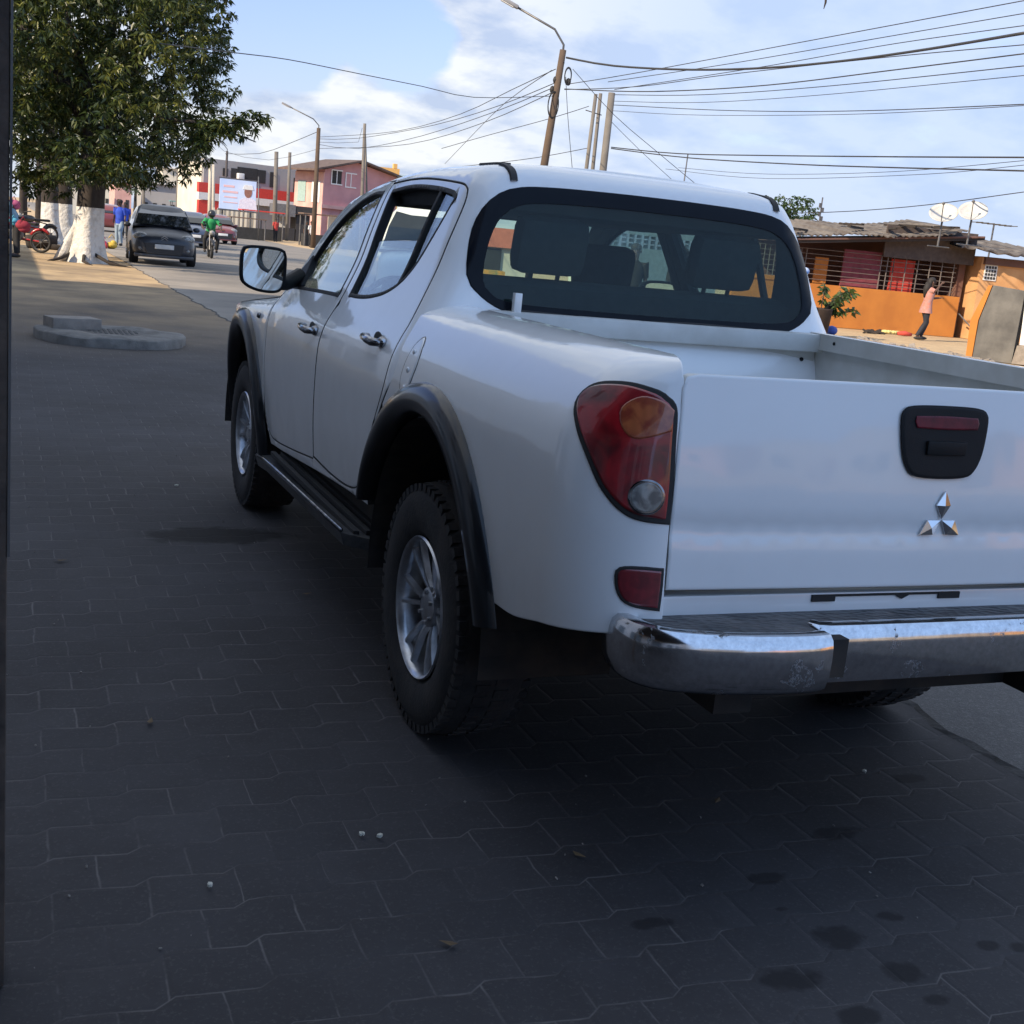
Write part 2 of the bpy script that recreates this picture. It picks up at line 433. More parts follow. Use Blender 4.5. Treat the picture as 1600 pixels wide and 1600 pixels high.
# --- outlines, (y, v) in metres, traced on the left side
RD=cr([(1.385,.57,1),(1.378,.80),(1.380,1.0),(1.385,1.20),(1.475,1.672,1),(1.25,1.672),(1.0,1.668),(.74,1.655),(.585,1.640),(.535,1.605),(.515,1.52),(.503,1.40),(.49,1.30),(.465,1.18),(.447,1.08),(.455,.98),(.53,.85),(.60,.74),(.635,.66),(.72,.595),(.86,.567,),(1.10,.560)],.03)
FD=cr([(1.400,.56,1),(1.80,.520),(2.15,.492),(2.29,.50),(2.36,.56),(2.405,.68),(2.41,.84),(2.405,1.0),(2.43,1.17,1),(2.40,1.30),(2.31,1.47),(2.18,1.59),(2.0,1.665),(1.80,1.698),(1.60,1.695),(1.490,1.685,1),(1.400,1.20),(1.394,1.0),(1.392,.8)],.03)
FW=cr([(1.462,1.216,1),(1.545,1.635,1),(1.70,1.645),(1.88,1.628),(2.04,1.585),(2.17,1.51),(2.27,1.39),(2.335,1.228,1),(1.9,1.220)],.03)
RW=cr([(1.300,1.226,1),(1.405,1.632,1),(1.15,1.638),(.85,1.628),(.66,1.612),(.622,1.60,1),(.655,1.50),(.70,1.41),(.745,1.345),(.80,1.30),(.90,1.262),(1.04,1.238),(1.17,1.228)],.03)
CABO=cr([(2.425,1.17,1),(2.43,1.0),(2.425,.84),(2.42,.68),(2.37,.54),(2.30,.452,1),(2.0,.47),(1.6,.50),(1.2,.53),(.8,.552),(.58,.56,1),(.60,.66),(.545,.79),(.46,.92),(.395,1.0,1)],.035,closed=False)
def cy(p): return side_uv(*p)
RR=-(RC*1.5708+.70)
cab_uv=[cy(p) for p in CABO]
cab_uv+=[(-.03,1.0+.0),]+[(u,1.0) for u in np.linspace(-.12,RR,18)]+[(RR,v) for v in np.linspace(1.05,2.27,24)]
roof_front=1.62
cab_uv+=[(u,2.2999) for u in np.linspace(RR+.04,roof_front-cab_yc(2.2999),45)]
fr=cr([(1.62,2.2999,1),(1.66,2.05),(1.76,1.88),(1.93,1.775),(2.12,1.70),(2.30,1.56),(2.42,1.38),(2.46,1.24),(2.45,1.18,1)],.035,closed=False)
cab_uv+=[cy(p) for p in fr]
# rear window hole: (x, v) traced, mapped to the rear face
RWN=[(.655,1.36),(.648,1.43),(.632,1.50),(.60,1.565),(.55,1.615),(.48,1.640),(.36,1.650),(.18,1.654),(0,1.655)]
RWB=[(0,1.246),(.20,1.246),(.40,1.249),(.51,1.258),(.57,1.275),(.615,1.302),(.645,1.33)]
def ruv(x,v): return rear_uv(x,v)
half=cr([tuple(p) for p in RWN[:-1]]+[(0,1.655,1)],.03,closed=False)+cr([(0,1.246,1)]+RWB[1:]+[(.655,1.36)],.03,closed=False)
# the left half-hole opens on the centre line: build the cab side panel with that notch cut out of the outline
notch=[ruv(x,v) for x,v in reversed(cr([(0,1.655,1)]+list(reversed(RWN[:-1]))+list(reversed(RWB[1:]))+[(0,1.246,1)],.03,closed=False))]
k0=[i for i,q in enumerate(cab_uv) if abs(q[0]-RR)<1e-6 and q[1]<1.246]
k1=[i for i,q in enumerate(cab_uv) if abs(q[0]-RR)<1e-6 and q[1]>1.655 and q[1]<2.28]
cab_uv=cab_uv[:max(k0)+1]+notch+cab_uv[min(k1):]
doors_uv=[[cy(p) for p in offs(RD,-.005)],[cy(p) for p in offs(FD,-.005)]]
# merge the two door openings into one (narrow post behind stays dark)
parts=[]
for s in (1,-1):
    panel('cab',cab_uv,cabS,[WHITE,INTER],T,th=.028,holes=doors_uv,step=.045,side=s,merge=parts,drop=.002,**SU)
mkmerged('cab',parts,[WHITE,INTER],T)
def uvw(P): return [cy(p) for p in P]
for s in (1,-1):
    lab={1:'left',-1:'right'}[s]
    d=panel('rear_door',uvw(RD),cabS,[WHITE,INTER],T,th=.035,holes=[uvw(offs(RW,-.010))],step=.04,side=s,**SU)
    f=panel('front_door',uvw(FD),cabS,[WHITE,INTER],T,th=.035,holes=[uvw(offs(FW,-.010))],step=.04,side=s,**SU)
    panel('door_gap_line',uvw(offs(RD,-.0052)),cabS,[RUB],d,th=.008,off=.0004,holes=[uvw(offs(RD,-.0012))],step=.5,side=s,drop=0,lip=.001,hlip=.001,**SU)  # flush dark strip along the door edge, drawn for the shade in the gap
    panel('door_gap_line',uvw(offs(FD,-.0048)),cabS,[RUB],f,th=.008,off=-.0004,holes=[uvw(offs(FD,-.0016))],step=.5,side=s,drop=0,lip=.001,hlip=.001,**SU)
    # rubber surrounds
    panel('window_seal',uvw(offs(FW,-.0125)),cabS,[RUB],f,th=.012,off=.0015,holes=[uvw(offs(FW,.003))],step=.5,side=s,drop=.001,lip=.003,**SU)
    panel('window_seal',uvw(offs(RW,-.0125)),cabS,[RUB],d,th=.012,off=.0015,holes=[uvw(offs(RW,.003))],step=.5,side=s,drop=.001,lip=.003,**SU)
    panel('window',uvw(offs(FW,.002)),cabS,[GLASS],f,th=.004,off=-.010,step=.12,side=s,drop=0,**SU)
    # rear door glass wound partly down, with fixed quarter glass behind a black divider
    g1=[p for p in offs(RW,.002) if p[0]>=.80]; 
    lowg=cr([(1.345,1.40,1),(1.302,1.230,1),(1.17,1.230),(1.04,1.240),(.90,1.264),(.812,1.296,1),(.812,1.44,1)],.04)
    if s<0: lowg=cr([(1.400,1.628,1),(1.302,1.230,1),(1.17,1.230),(1.04,1.240),(.90,1.264),(.812,1.296,1),(.812,1.622,1)],.04)
    else: lowg=cr([(1.356,1.44,1),(1.302,1.230,1),(1.17,1.230),(1.04,1.240),(.90,1.264),(.812,1.296,1),(.812,1.452,1)],.04)
    panel('window',uvw(lowg),cabS,[GLASS],d,th=.004,off=-.012,step=.12,side=s,drop=0,**SU)
    qg=cr([(.795,1.625,1),(.795,1.305,1),(.745,1.347),(.70,1.412),(.655,1.50),(.624,1.60,1)],.03)
    panel('quarter_window',uvw(qg),cabS,[GLASS],d,th=.004,off=-.010,step=.12,side=s,drop=0,**SU)
    dv=[(.815,1.630),(.815,1.290),(.790,1.303),(.790,1.628)]
    panel('window_divider',uvw(cr([q+(1,) for q in dv],.05)),cabS,[RUB],d,th=.02,off=.0005,step=.5,side=s,drop=.001,**SU)
# --- front fender, hood, nose
WC=(3.0,.40)
def arch(r,a0,a1,n,c=WC,rz=None): 
    rz=rz or r
    return [(c[0]+r*math.cos(R(a0+(a1-a0)*i/n)),c[1]+rz*math.sin(R(a0+(a1-a0)*i/n))) for i in range(n+1)]
FE=cr([(2.440,.54,1),(2.437,.84),(2.440,1.0),(2.452,1.16,1),(2.9,1.125),(3.3,1.08),(3.6,1.0),(3.72,.88),(3.76,.72),(3.72,.56,1)],.035,closed=False)
fe_out=FE+arch(.56,4,176,34,rz=.57)
for s in (1,-1):
    fd=panel('front_fender',uvw(fe_out),cabS,[WHITE,UND],T,th=.02,step=.05,side=s,**SU)
V=[];F=[];nx,ny=16,18
for j in range(ny+1):
    y=2.46+1.28*j/ny; vv=interp(y,[2.45,2.9,3.3,3.6,3.75],[1.16,1.125,1.08,1.0,.92])
    e=cabS(y-cab_yc(vv),vv)
    for i in range(nx+1):
        t=i/nx*2-1; x=abs(e.x)*.995*t
        V.append((x,y-.05*(1-t*t)*(0 if y<3.5 else -1),e.z+.004+.07*(1-abs(t)**2.5)))
for j in range(ny):
    for i in range(nx): a=j*(nx+1)+i; F.append((a,a+1,a+nx+2,a+nx+1))
mk('hood',V,F,WHITE,T,True)
b=MB(); b.rbox(-.80,.80,3.50,3.80,.40,.72,.06); b.obj('front_bumper',WHITE,T,angle=40)
b=MB(); b.rbox(-.42,.42,3.62,3.76,.72,.90,.03); b.obj('grille',BLK,T,angle=40)
for s in (1,-1):
    b=MB(); b.rbox(min(s*.46,s*.78),max(s*.46,s*.78),3.55,3.755,.74,.93,.04); b.obj('headlight',CLRL,T,angle=40)
# windscreen and cowl
def wind(u,v): # u -1..1, v 0..1
    lo=Vector((.74*u,2.56-.16*u*u,1.13)); hi=Vector((.55*u,1.66-.05*u*u,1.700)); p=lo.lerp(hi,v); p.z+=.035*math.sin(v*PI); return p
V=[];F=[]
for j in range(13):
    for i in range(17): V.append(wind(i/8-1,j/12))
for j in range(12):
    for i in range(16): a=j*17+i; F.append((a,a+1,a+18,a+17))
mk('windscreen',V,F,GLASSF,T,True)
b=MB(); b.box(-.80,.80,2.40,2.60,1.02,1.125); b.obj('cowl',BLK,T)
# --- bed
BF=cr([(.440,.93,1),(.385,1.0),(.352,1.065),(.360,1.12),(.385,1.18),(.45,1.25),(.505,1.30),(.50,1.35),(.47,1.40,1)],.03,closed=False)
bed_out=BF+[(u,1.40) for u in np.linspace(.42,-.93,34)]+cr([(-.955,1.40,1),(-1.03,1.365),(-1.10,1.31),(-1.145,1.255),(-1.19,1.20,1),(-1.200,1.13),(-1.200,.9),(-1.200,.672,1),(-1.10,.664),(-1.0,.648),(-.90,.628),(-.743,.593),(-.62,.585,1)],.03,closed=False)
RWC=(-.01,.40)
ar=[(RWC[0]+.575*math.cos(R(a)),RWC[1]+.60*math.sin(R(a))) for a in np.linspace(162,62,40)]
ar=[q for q in [(RWC[0]+.575*math.cos(R(a)),RWC[1]+.60*math.sin(R(a))) for a in np.linspace(180-16,16,50)]]
# from rear-bottom over the arch to the front edge
ar2=[q for q in ar if q[0]<.415 or q[1]<.93]
ar2=[q for q in ar if not (q[0]>.425)]
bed_out+= ar2
for s in (1,-1): panel('bed_side',bed_out,bedS,[WHITE,BEDIN],T,th=.02,step=.04,side=s,**SU)
b=MB()
for s in (1,-1):
    x=lambda a,c: (min(s*a,s*c),max(s*a,s*c))
    a0,a1=x(.640,.655); b.box(a0,a1,-.93,.345,1.205,1.261)      # folded rail lip
    a0,a1=x(.660,.675); b.box(a0,a1,-1.0,.345,.80,1.21)          # inner wall
    a0,a1=x(.52,.66); b.rbox(a0,a1,-.45,.42-.1,.80,1.0,.03)       # wheel box
    a0,a1=x(.660,.70); b.box(a0,a1,-1.045,-1.0,.78,1.18)
b.box(-.66,.66,-1.06,.36,.79,.812)
b.box(-.655,.655,.325,.345,.80,1.225); b.rbox(-.70,.70,.285,.352,1.195,1.258,.006)
for i in range(9): b.box(-.6+i*.145,-.54+i*.145,-1.04,.30,.812,.822)
bi=b.obj('bed_liner',BEDIN,T,angle=35)
b=MB(); b.rbox(-.53,-.505,.30,.325,1.25,1.318,.003); b.obj('stake',WHITE,bi,angle=40)
# little fixings on the front wall of the bed
for z in (1.165,1.12): b=MB(); b.cyl((.60,.325,z),(.60,.318,z),.007,8); b.obj('bolt',BLK,bi)
b=MB(); b.cyl((.665,.20,1.235),(.637,.20,1.235),.006,8); b.obj('bolt',BLK,bi)
# --- tailgate
def tgS(x,z):
    k=math.sin(PI*min(1,max(0,(z-.76)/.475)))
    return Vector((x,bed_yr(z)-.010*(1-(x/.7)**2)-.007*k+.006*math.exp(-((z-.90)/.03)**2),z))
TG=cr([(-.700,.765,1),(-.703,1.0),(-.700,1.17),(-.700,1.205),(-.690,1.232),(-.66,1.2385,1),(0,1.241),(.66,1.2385,1),(.690,1.232),(.700,1.205),(.700,1.17),(.703,1.0),(.700,.765,1)],.04)
def conv_id(x,z): return (x,z)
tg=panel('tailgate',TG,tgS,[WHITE,BEDIN],T,th=.05,step=.035,gap=.0025,ring=True,lip=.006)
HB=cr([(-.128,1.150),(-.124,1.180),(-.095,1.193),(0,1.196),(.095,1.193),(.124,1.180),(.128,1.150),(.118,1.085),(.098,1.045),(.070,1.030),(0,1.026),(-.070,1.030),(-.098,1.045),(-.118,1.085)],.012)
h=panel('tailgate_handle',HB,tgS,[BLK],tg,th=.004,off=.010,step=.03,drop=.006,lip=.008)
panel('brake_light',cr([(-.093,1.158),(-.090,1.170,1),(0,1.172),(.090,1.170,1),(.095,1.158),(.092,1.143,1),(0,1.141),(-.086,1.143,1)],.02),tgS,[mat('dull_red_lens',(.16,.010,.022),(.08,.006,.014),rough=.35,spec=.3,scale=30)],h,th=.002,off=.0135,step=.03,drop=.001)
b=MB(); q=tgS(0,1.10); b.rbox(-.055,.060,q.y-.018,q.y-.008,1.083,1.116,.004); b.rbox(-.056,.061,q.y-.0112,q.y-.009,1.050,1.083,.003,1)
b.obj('latch_handle',[BLK,mat('handle_recess',(.006,.006,.007),rough=.6)],h,angle=40)
# emblem: three faceted diamonds
b=MB(); cx,cz=.020,.929
for a in (90,212,328):
    d=Vector((math.cos(R(a)),math.sin(R(a)))); n_=Vector((-d.y,d.x)); Lg=.070; Wd=.0205
    o2=Vector((cx,cz)); P4=[o2+d*.002,o2+d*Lg*.5+n_*Wd,o2+d*Lg,o2+d*Lg*.5-n_*Wd]; mid=o2+d*Lg*.5
    if a==90: pass
    yb=tgS(cx,cz).y
    V=[(p.x,yb-.002,p.y) for p in P4]+[(p.x,yb-.006,p.y) for p in P4]+[(mid.x,yb-.0115,mid.y)]
    b.add(V,[(0,1,5,4),(1,2,6,5),(2,3,7,6),(3,0,4,7),(4,5,8),(5,6,8),(6,7,8),(7,4,8)])
b.obj('emblem',CHR,tg)
# --- lamps wrapping the corner
TL=[(-.924,1.126),(-.908,1.154),(-.918,1.183),(-.955,1.203),(-1.03,1.213),(-1.108,1.203),(-1.14,1.189),(-1.166,1.172),(-1.184,1.132),(-1.197,1.023),(-1.198,.912,1),(-1.134,.917),(-1.094,.932),(-1.049,.973),(-1.001,1.041),(-.954,1.095)]
TLc=cr(TL,.015)
for s in (1,-1):
    tl=panel('tail_light',TLc,bedS,[RUB],T,th=.01,off=.004,step=.03,side=s,drop=.002,**SU)
    panel('red_lens',offs(TLc,.012),bedS,[REDL],tl,th=.003,off=.0085,step=.02,side=s,drop=.003,lip=.006,**SU)
    am=cr([(-1.050,1.150),(-1.080,1.180),(-1.130,1.176),(-1.165,1.158,1),(-1.172,1.112,1),(-1.135,1.098),(-1.098,1.090),(-1.066,1.112)],.012)
    panel('amber_lens',am,bedS,[AMBL],tl,th=.002,off=.0105,step=.02,side=s,drop=.001,**SU)
    c0=(-1.141,.970); ring=[(c0[0]+.037*math.cos(t),c0[1]+.038*math.sin(t)) for t in np.linspace(0,2*PI,28,endpoint=False)]
    panel('lens_ring',ring,bedS,[CHRD],tl,th=.002,off=.0108,step=.02,side=s,drop=.001,**SU)
    ring=[(c0[0]+.032*math.cos(t),c0[1]+.033*math.sin(t)) for t in np.linspace(0,2*PI,28,endpoint=False)]
    panel('reversing_lens',ring,bedS,[CLRL],tl,th=.002,off=.0125,step=.012,side=s,drop=.003,**SU)
    RF=cr([(-1.092,.792),(-1.101,.813),(-1.142,.819),(-1.194,.817,1),(-1.194,.779),(-1.190,.722,1),(-1.128,.730),(-1.101,.751)],.012)
    rf=panel('reflector',RF,bedS,[RUB],T,th=.006,off=.003,step=.03,side=s,drop=.001,**SU)
    panel('red_lens',offs(RF,.007),bedS,[REFL],rf,th=.002,off=.005,step=.02,side=s,drop=.001,**SU)
# fuel flap on the left flank
FF=cr([(.225,1.172),(.185,1.145),(.160,1.09),(.185,1.02),(.225,.975),(.262,.985),(.285,1.03),(.272,1.10),(.255,1.15)],.015)
ff=panel('fuel_flap',FF,bedS,[GBLK],T,th=.004,off=.0006,step=.04,drop=.0,**SU)
panel('flap_cover',offs(FF,.003),bedS,[WHITE],ff,th=.004,off=.0035,step=.03,drop=.003,lip=.010,**SU)
for z in (1.12,1.065,1.01):
    q=bedS(.222,z); b=MB(); b.ball((q.x-.004,q.y,q.z),(.004,.012,.010),10); b.obj('flap_boss',WHITE,ff,smooth=True)
# --- wheel arches flares
def flare(c,a0,a1,ro,roz,name,side,tp=0):
    prof=[(ro,.0),(ro-.004,.016),(ro-.020,.032),(ro-.048,.040),(ro-.080,.036),(ro-.092,.020),(ro-.096,-.03)]
    V=[];F=[];n=56
    for i in range(n+1):
        a=R(a0+(a1-a0)*i/n)
        kt=1-.55*max(0,(R(48)-a)/R(31)) if tp else 1
        for (r,h) in prof:
            r=ro-(ro-r)*kt; rz=roz-(ro-r); y=c[0]+r*math.cos(a); z=c[1]+rz*math.sin(a)
            # bodywork half width at this height
            w=interp(z,_TZ[:80],_TW[:80]) if z<1.15 else .86
            if c[0]>2 and y>2.9: w*=1-.11*((y-2.9)/.9)**2
            V.append(Vector((-(w+h)*side,y,z)))
    m=len(prof)
    for i in range(n):
        for j in range(m-1): F.append((i*m+j,i*m+j+1,(i+1)*m+j+1,(i+1)*m+j))
    o=mk(name,V,F,GBLK,T,True); bm=bmesh.new(); bm.from_mesh(o.data); bmesh.ops.recalc_face_normals(bm,faces=bm.faces); bm.to_mesh(o.data); bm.free()
    return o
for s in (1,-1):
    flare(RWC,17,169,.640,.655,'wheel_arch_flare',s,1); flare(WC,2,184,.60,.625,'wheel_arch_flare',s)
# liners
for c in (RWC,WC):
    for s in (1,-1):
        V=[];F=[];n=28
        for i in range(n+1):
            a=R(-5+190*i/n)
            for x in (.885,.50): V.append((-x*s,c[0]+.54*math.cos(a),c[1]+.55*math.sin(a)))
        for i in range(n): F.append((2*i,2*i+1,2*i+3,2*i+2))
        k=len(V); V.append((-.50*s,c[0],c[1]))
        for i in range(n): F.append((k,2*i+1,2*i+3))
        mk('wheel_well',V,F,UND,T)
# --- wheels
def wheel(x,y,side,steer=0):
    w=empty('wheel',(x,y,.378)); w.parent=T
    if side>0: w.rotation_euler=(0,0,PI+steer)
    b=MB(); pr=[(-.10,.215),(-.118,.235),(-.126,.28),(-.126,.325),(-.112,.362),(-.085,.378),(-.03,.381),(.03,.381),(.085,.378),(.112,.362),(.126,.325),(.126,.28),(.118,.235),(.10,.215)]
    b.lathe(pr,'x',n=64)
    # tread blocks
    for k in range(56):
        a=2*PI*k/56
        M=Matrix.Rotation(a,4,'X')
        for x0,x1,dz in ((-.118,-.062,0),(-.05,-.008,.5),(.008,.05,0),(.062,.118,.5)):
            M2=Matrix.Rotation(a+dz*2*PI/56,4,'X'); zt=.3815 if abs(x0+x1)<.1 else .371
            b.box(x0,x1,-.013,.013,zt-.02,zt+.003,0,M2)
    b.obj('tyre',DUSTR,w,angle=50)
    b=MB(); b.lathe([(.105,.212),(.112,.218),(.118,.214),(.112,.205),(.09,.200),(.0,.188),(-.09,.19),(-.10,.21)],'x',n=56)
    for k in range(6):
        for dd in (-.16,.16):
            a=2*PI*k/6+dd; a2=2*PI*k/6+dd*1.25; wd=.0085
            d=Vector((0,math.cos(a2),math.sin(a2)));d0=Vector((0,math.cos(a),math.sin(a)));t=Vector((0,-math.sin(a),math.cos(a)))
            pts=[(d0*.045,.070),(d0*.10+d*.0,.088),(d*.16,.098),(d*.206,.103)]
            V=[]
            for p_,xx in pts:
                for sx,sy in ((-1,-.03),(-.55,0),(.55,0),(1,-.03)): V.append(p_+t*(wd*sx)+Vector((xx+sy*.6,0,0)))
            Fq=[]
            for i in range(3):
                for j in range(3): Fq.append((i*4+j,i*4+j+1,(i+1)*4+j+1,(i+1)*4+j))
            b.add(V,Fq)
    b.lathe([(.055,.062),(.085,.060),(.092,.045),(.094,.0)],'x',n=24)
    for k in range(6):
        a=2*PI*(k+.5)/6; b.cyl((.08,.048*math.cos(a),.048*math.sin(a)),(.098,.048*math.cos(a),.048*math.sin(a)),.007,8)
    b.obj('rim',ALLOY,w,angle=45)
    b=MB(); b.lathe([(.03,.0),(.03,.15),(.04,.15),(.04,.0)],'x',n=32); b.lathe([(-.02,.0),(-.02,.20),(.0,.20)],'x',n=32); b.obj('brake_disc',UND,w)
    return w
for x,y,s in ((-.76,0,1),(.76,0,-1),(-.76,3.0,1),(.76,3.0,-1)): wheel(x,y,s)
# --- underbody
b=MB(); b.box(-.80,.80,.60,2.40,.44,.56); b.box(-.50,.50,-1.02,3.6,.46,.76); b.box(-.62,.62,-1.0,.36,.60,.79)
b.box(-.52,-.42,-1.1,3.6,.46,.57); b.box(.42,.52,-1.1,3.6,.46,.57); b.cyl((-.72,0,.378),(.72,0,.378),.055,14); b.ball((.1,0,.37),(.14,.16,.15),14)
b.tube([(.33,1.2,.40),(.33,-.6,.42),(.36,-.9,.46)],.03,10); b.rbox(-.35,.05,-.85,-.35,.53,.62,.03)
b.obj('chassis',UND,T)
# --- running boards
for s in (1,-1):
    b=MB(); x0,x1=.765,.955
    ya,yb=.62,2.36
    P=[(-x0,yb,.395),(-x1,yb-.13,.405),(-x1-.005,yb-.35,.425),(-x1,ya+.03,.445),(-x0-.05,ya-.06,.43),(-x0,ya-.06,.43)]
    n=len(P)
    P=[(p[0]*s,p[1],p[2]) for p in P]
    top=[Vector(p) for p in P]; bot=[Vector((p[0]*.985,p[1],p[2]-.045)) for p in P]; inn=[Vector((p[0]*(.975),min(max(p[1],ya),yb-.06),p[2]+.004)) for p in P]
    b.add(top+bot,[tuple(range(n)),tuple(range(2*n-1,n-1,-1))]+[(i,(i+1)%n,(i+1)%n+n,i+n) for i in range(n)])
    sb=b.obj('running_board',mat('step_dark_metal',(.05,.052,.056),(.10,.10,.10),rough=.4,metal=.3,scale=20,bs=.1),T)
    b=MB(); b.tube([Vector((-(x1-.004)*s,yb-.14,.414)),Vector((-(x1+.001)*s,yb-.35,.434)),Vector((-(x1-.004)*s,ya+.03,.453))],.006,8)
    b.obj('edge_trim',CHRD,sb,smooth=True)
    for k in range(3):
        xx=.80+.045*k; b=MB()
        b.box(min(-xx*s,-(xx+.02)*s),max(-xx*s,-(xx+.02)*s),ya+.02,yb-.25,.432,.452); b.obj('step_tread',RUB,sb)
    for y in (.95,1.5,2.05): b=MB(); b.box(min(-.50*s,-.90*s),max(-.50*s,-.90*s),y-.02,y+.02,.36,.395); b.obj('bracket',UND,sb)
# --- rear bumper
def sweep(path,prof,m,name,parent,smooth=40):
    # path: plan points (x,y) ; prof: (out, z)
    V=[];F=[];n=len(path);k=len(prof)
    for i,(x,y) in enumerate(path):
        a=Vector(path[max(i-1,0)]);c=Vector(path[min(i+1,n-1)]);t=(c-a).normalized(); nn=Vector((t.y,-t.x))
        for (o,z) in prof: V.append(Vector((x+nn.x*o,y+nn.y*o,z)))
    for i in range(n-1):
        for j in range(k-1): F.append((i*k+j,i*k+j+1,(i+1)*k+j+1,(i+1)*k+j))
    F.append(tuple(range(k))); F.append(tuple((n-1)*k+j for j in range(k-1,-1,-1)))
    b=MB(); b.add(V,F); return b
prof=[(-.05,.708),(-.03,.714),(-.010,.712),(0,.700),(.004,.680),(.005,.655),(.004,.62),(-.004,.590),(-.018,.578),(-.06,.574)]
side_path=cr([(-.790,-1.03),(-.805,-1.09),(-.805,-1.15),(-.785,-1.20),(-.735,-1.245),(-.62,-1.283),(-.50,-1.300),(-.405,-1.303),(-.372,-1.297,1)],.03,closed=False)
b=sweep(side_path,prof,RCH,'x',T)
b2=MB(); b2.add(b.V,b.F); b2.add([Vector((-v.x,v.y,v.z)) for v in b.V],[tuple(reversed(f)) for f in b.F])
prc=[(-.05,.704),(-.03,.708),(-.010,.706),(0,.694),(.004,.66),(.0,.60),(-.008,.572),(-.05,.566)]
cp=cr([(-.368,-1.19,1),(-.352,-1.215),(-.32,-1.225),(0,-1.228),(.32,-1.225),(.352,-1.215),(.368,-1.19,1)],.03,closed=False)
b=sweep(cp,prc,RCH,'x',T); b2.add(b.V,b.F)
bp=b2.obj('rear_bumper',RCH,T,angle=38)
b=MB()
b.prism([(-.77,-1.04),(-.78,-1.13),(-.76,-1.185),(-.71,-1.225),(-.60,-1.258),(-.45,-1.276),(-.376,-1.275),(-.371,-1.195),(.371,-1.195),(.376,-1.275),(.45,-1.276),(.60,-1.258),(.71,-1.225),(.76,-1.185),(.78,-1.13),(.77,-1.04)],.690,.7045,'z')
b.obj('step_pad',PADM,bp)
b=MB(); b.box(-.74,.74,-1.16,-1.0,.60,.689); b.box(-.60,-.30,-1.26,-1.0,.60,.689); b.box(.30,.60,-1.26,-1.0,.60,.689); b.obj('bumper_beam',UND,bp)
# sill under the tailgate with the slot for the plate lamps
b=MB(); b.rbox(-.695,.695,-1.105,-1.05,.66,.7485,.006)
sl=b.obj('rear_sill',WHITE,T,angle=40)
for x0_,x1_ in ((-.30,-.235),(.07,.135)): b=MB(); b.box(x0_,x1_,-1.110,-1.10,.728,.744); b.obj('plate_lamp',RUB,sl)
b=MB(); b.box(-.2345,.0695,-1.1085,-1.10,.739,.744); b.prism([(-.06,.7385),(-.02,.7385),(-.04,.729)],-1.109,-1.10,'y'); b.obj('plate_recess',RUB,sl)
for x in (-.13,-.10,.0,.02): b=MB(); b.ball((x,-1.107,.692+.008*math.sin(x*90)),.006,8); b.obj('screw',BLK,sl,smooth=True)
# --- rear window
def glassS(x,z):
    w=interp(z,_TZ[:96],_TW[:96]); yy=.30+.6*(.9-w)-.03*max(0,1-(x/w)**2)
    return Vector((x,yy,z))
RG=cr([(x,v) for x,v in RWN[:-1]]+[(0,1.655)]+[(-x,v) for x,v in reversed(RWN[:-1])]+[(-x,v) for x,v in reversed(RWB[1:])]+[(0,1.246)]+[(x,v) for x,v in RWB[1:]],.03)
RGI=cr([(.612,1.37),(.600,1.44),(.578,1.505),(.545,1.555),(.49,1.590),(.40,1.605),(.2,1.612),(0,1.613),(-.2,1.612),(-.40,1.605),(-.49,1.590),(-.545,1.555),(-.578,1.505),(-.600,1.44),(-.612,1.37),(-.606,1.325),(-.575,1.297),(-.52,1.284),(-.4,1.278),(0,1.275),(.4,1.278),(.52,1.284),(.575,1.297),(.606,1.325)],.03)
def shr(P,k): return offs(P,k)
def rearS(x,v):
    q=cabS(*rear_uv(x,v)); return Vector((q.x if x<0 else -q.x,q.y,q.z))
FRIT=mat('black_glass_frit',(.006,.008,.012),(.008,.010,.014),rough=.10,spec=.12)
rs=panel('rear_window',offs(RG,-.010),rearS,[FRIT],T,th=.006,off=.004,holes=[RGI],step=.06,drop=.003,hlip=.0015)
panel('pane',offs(RGI,-.004),rearS,[GLASSR],rs,th=.003,off=.0005,step=.10,drop=0)
b=MB()
b.tube([rearS(x,1.255+.004*math.sin(x*9))+Vector((0,-.012,0)) for x in np.linspace(-.50,.54,30)],[.006]*30,6)
b.obj('rubber_seal',RUB,rs,smooth=True)
# roof drip strips
for s in (1,-1):
    pts=[]
    for v in np.linspace(1.668,1.775,12):
        q=cabS(*rear_uv(.505,v)); pts.append(q)
    for y in np.linspace(.60,.80,6): pts.append(cabS(y-cab_yc(1.80),1.80))
    V=[];F=[]
    n=len(pts)
    for i,p in enumerate(pts):
        t=(pts[min(i+1,n-1)]-pts[max(i-1,0)]).normalized(); side_=Vector((1,0,0)); up=side_.cross(t).normalized()
        if up.z<0 and up.y>0: up=-up
        if up.y>.2: up=-up
        for a,h in ((-.013,-.004),(-.011,.005),(.011,.005),(.013,-.004)): V.append(p+side_*a+up*h)
    for i in range(n-1):
        for j in range(3): F.append((i*4+j,i*4+j+1,(i+1)*4+j+1,(i+1)*4+j))
    if s<0: V=[Vector((-v.x,v.y,v.z)) for v in V]
    b=MB(); b.add(V,F); b.obj('roof_strip',RUB,T)
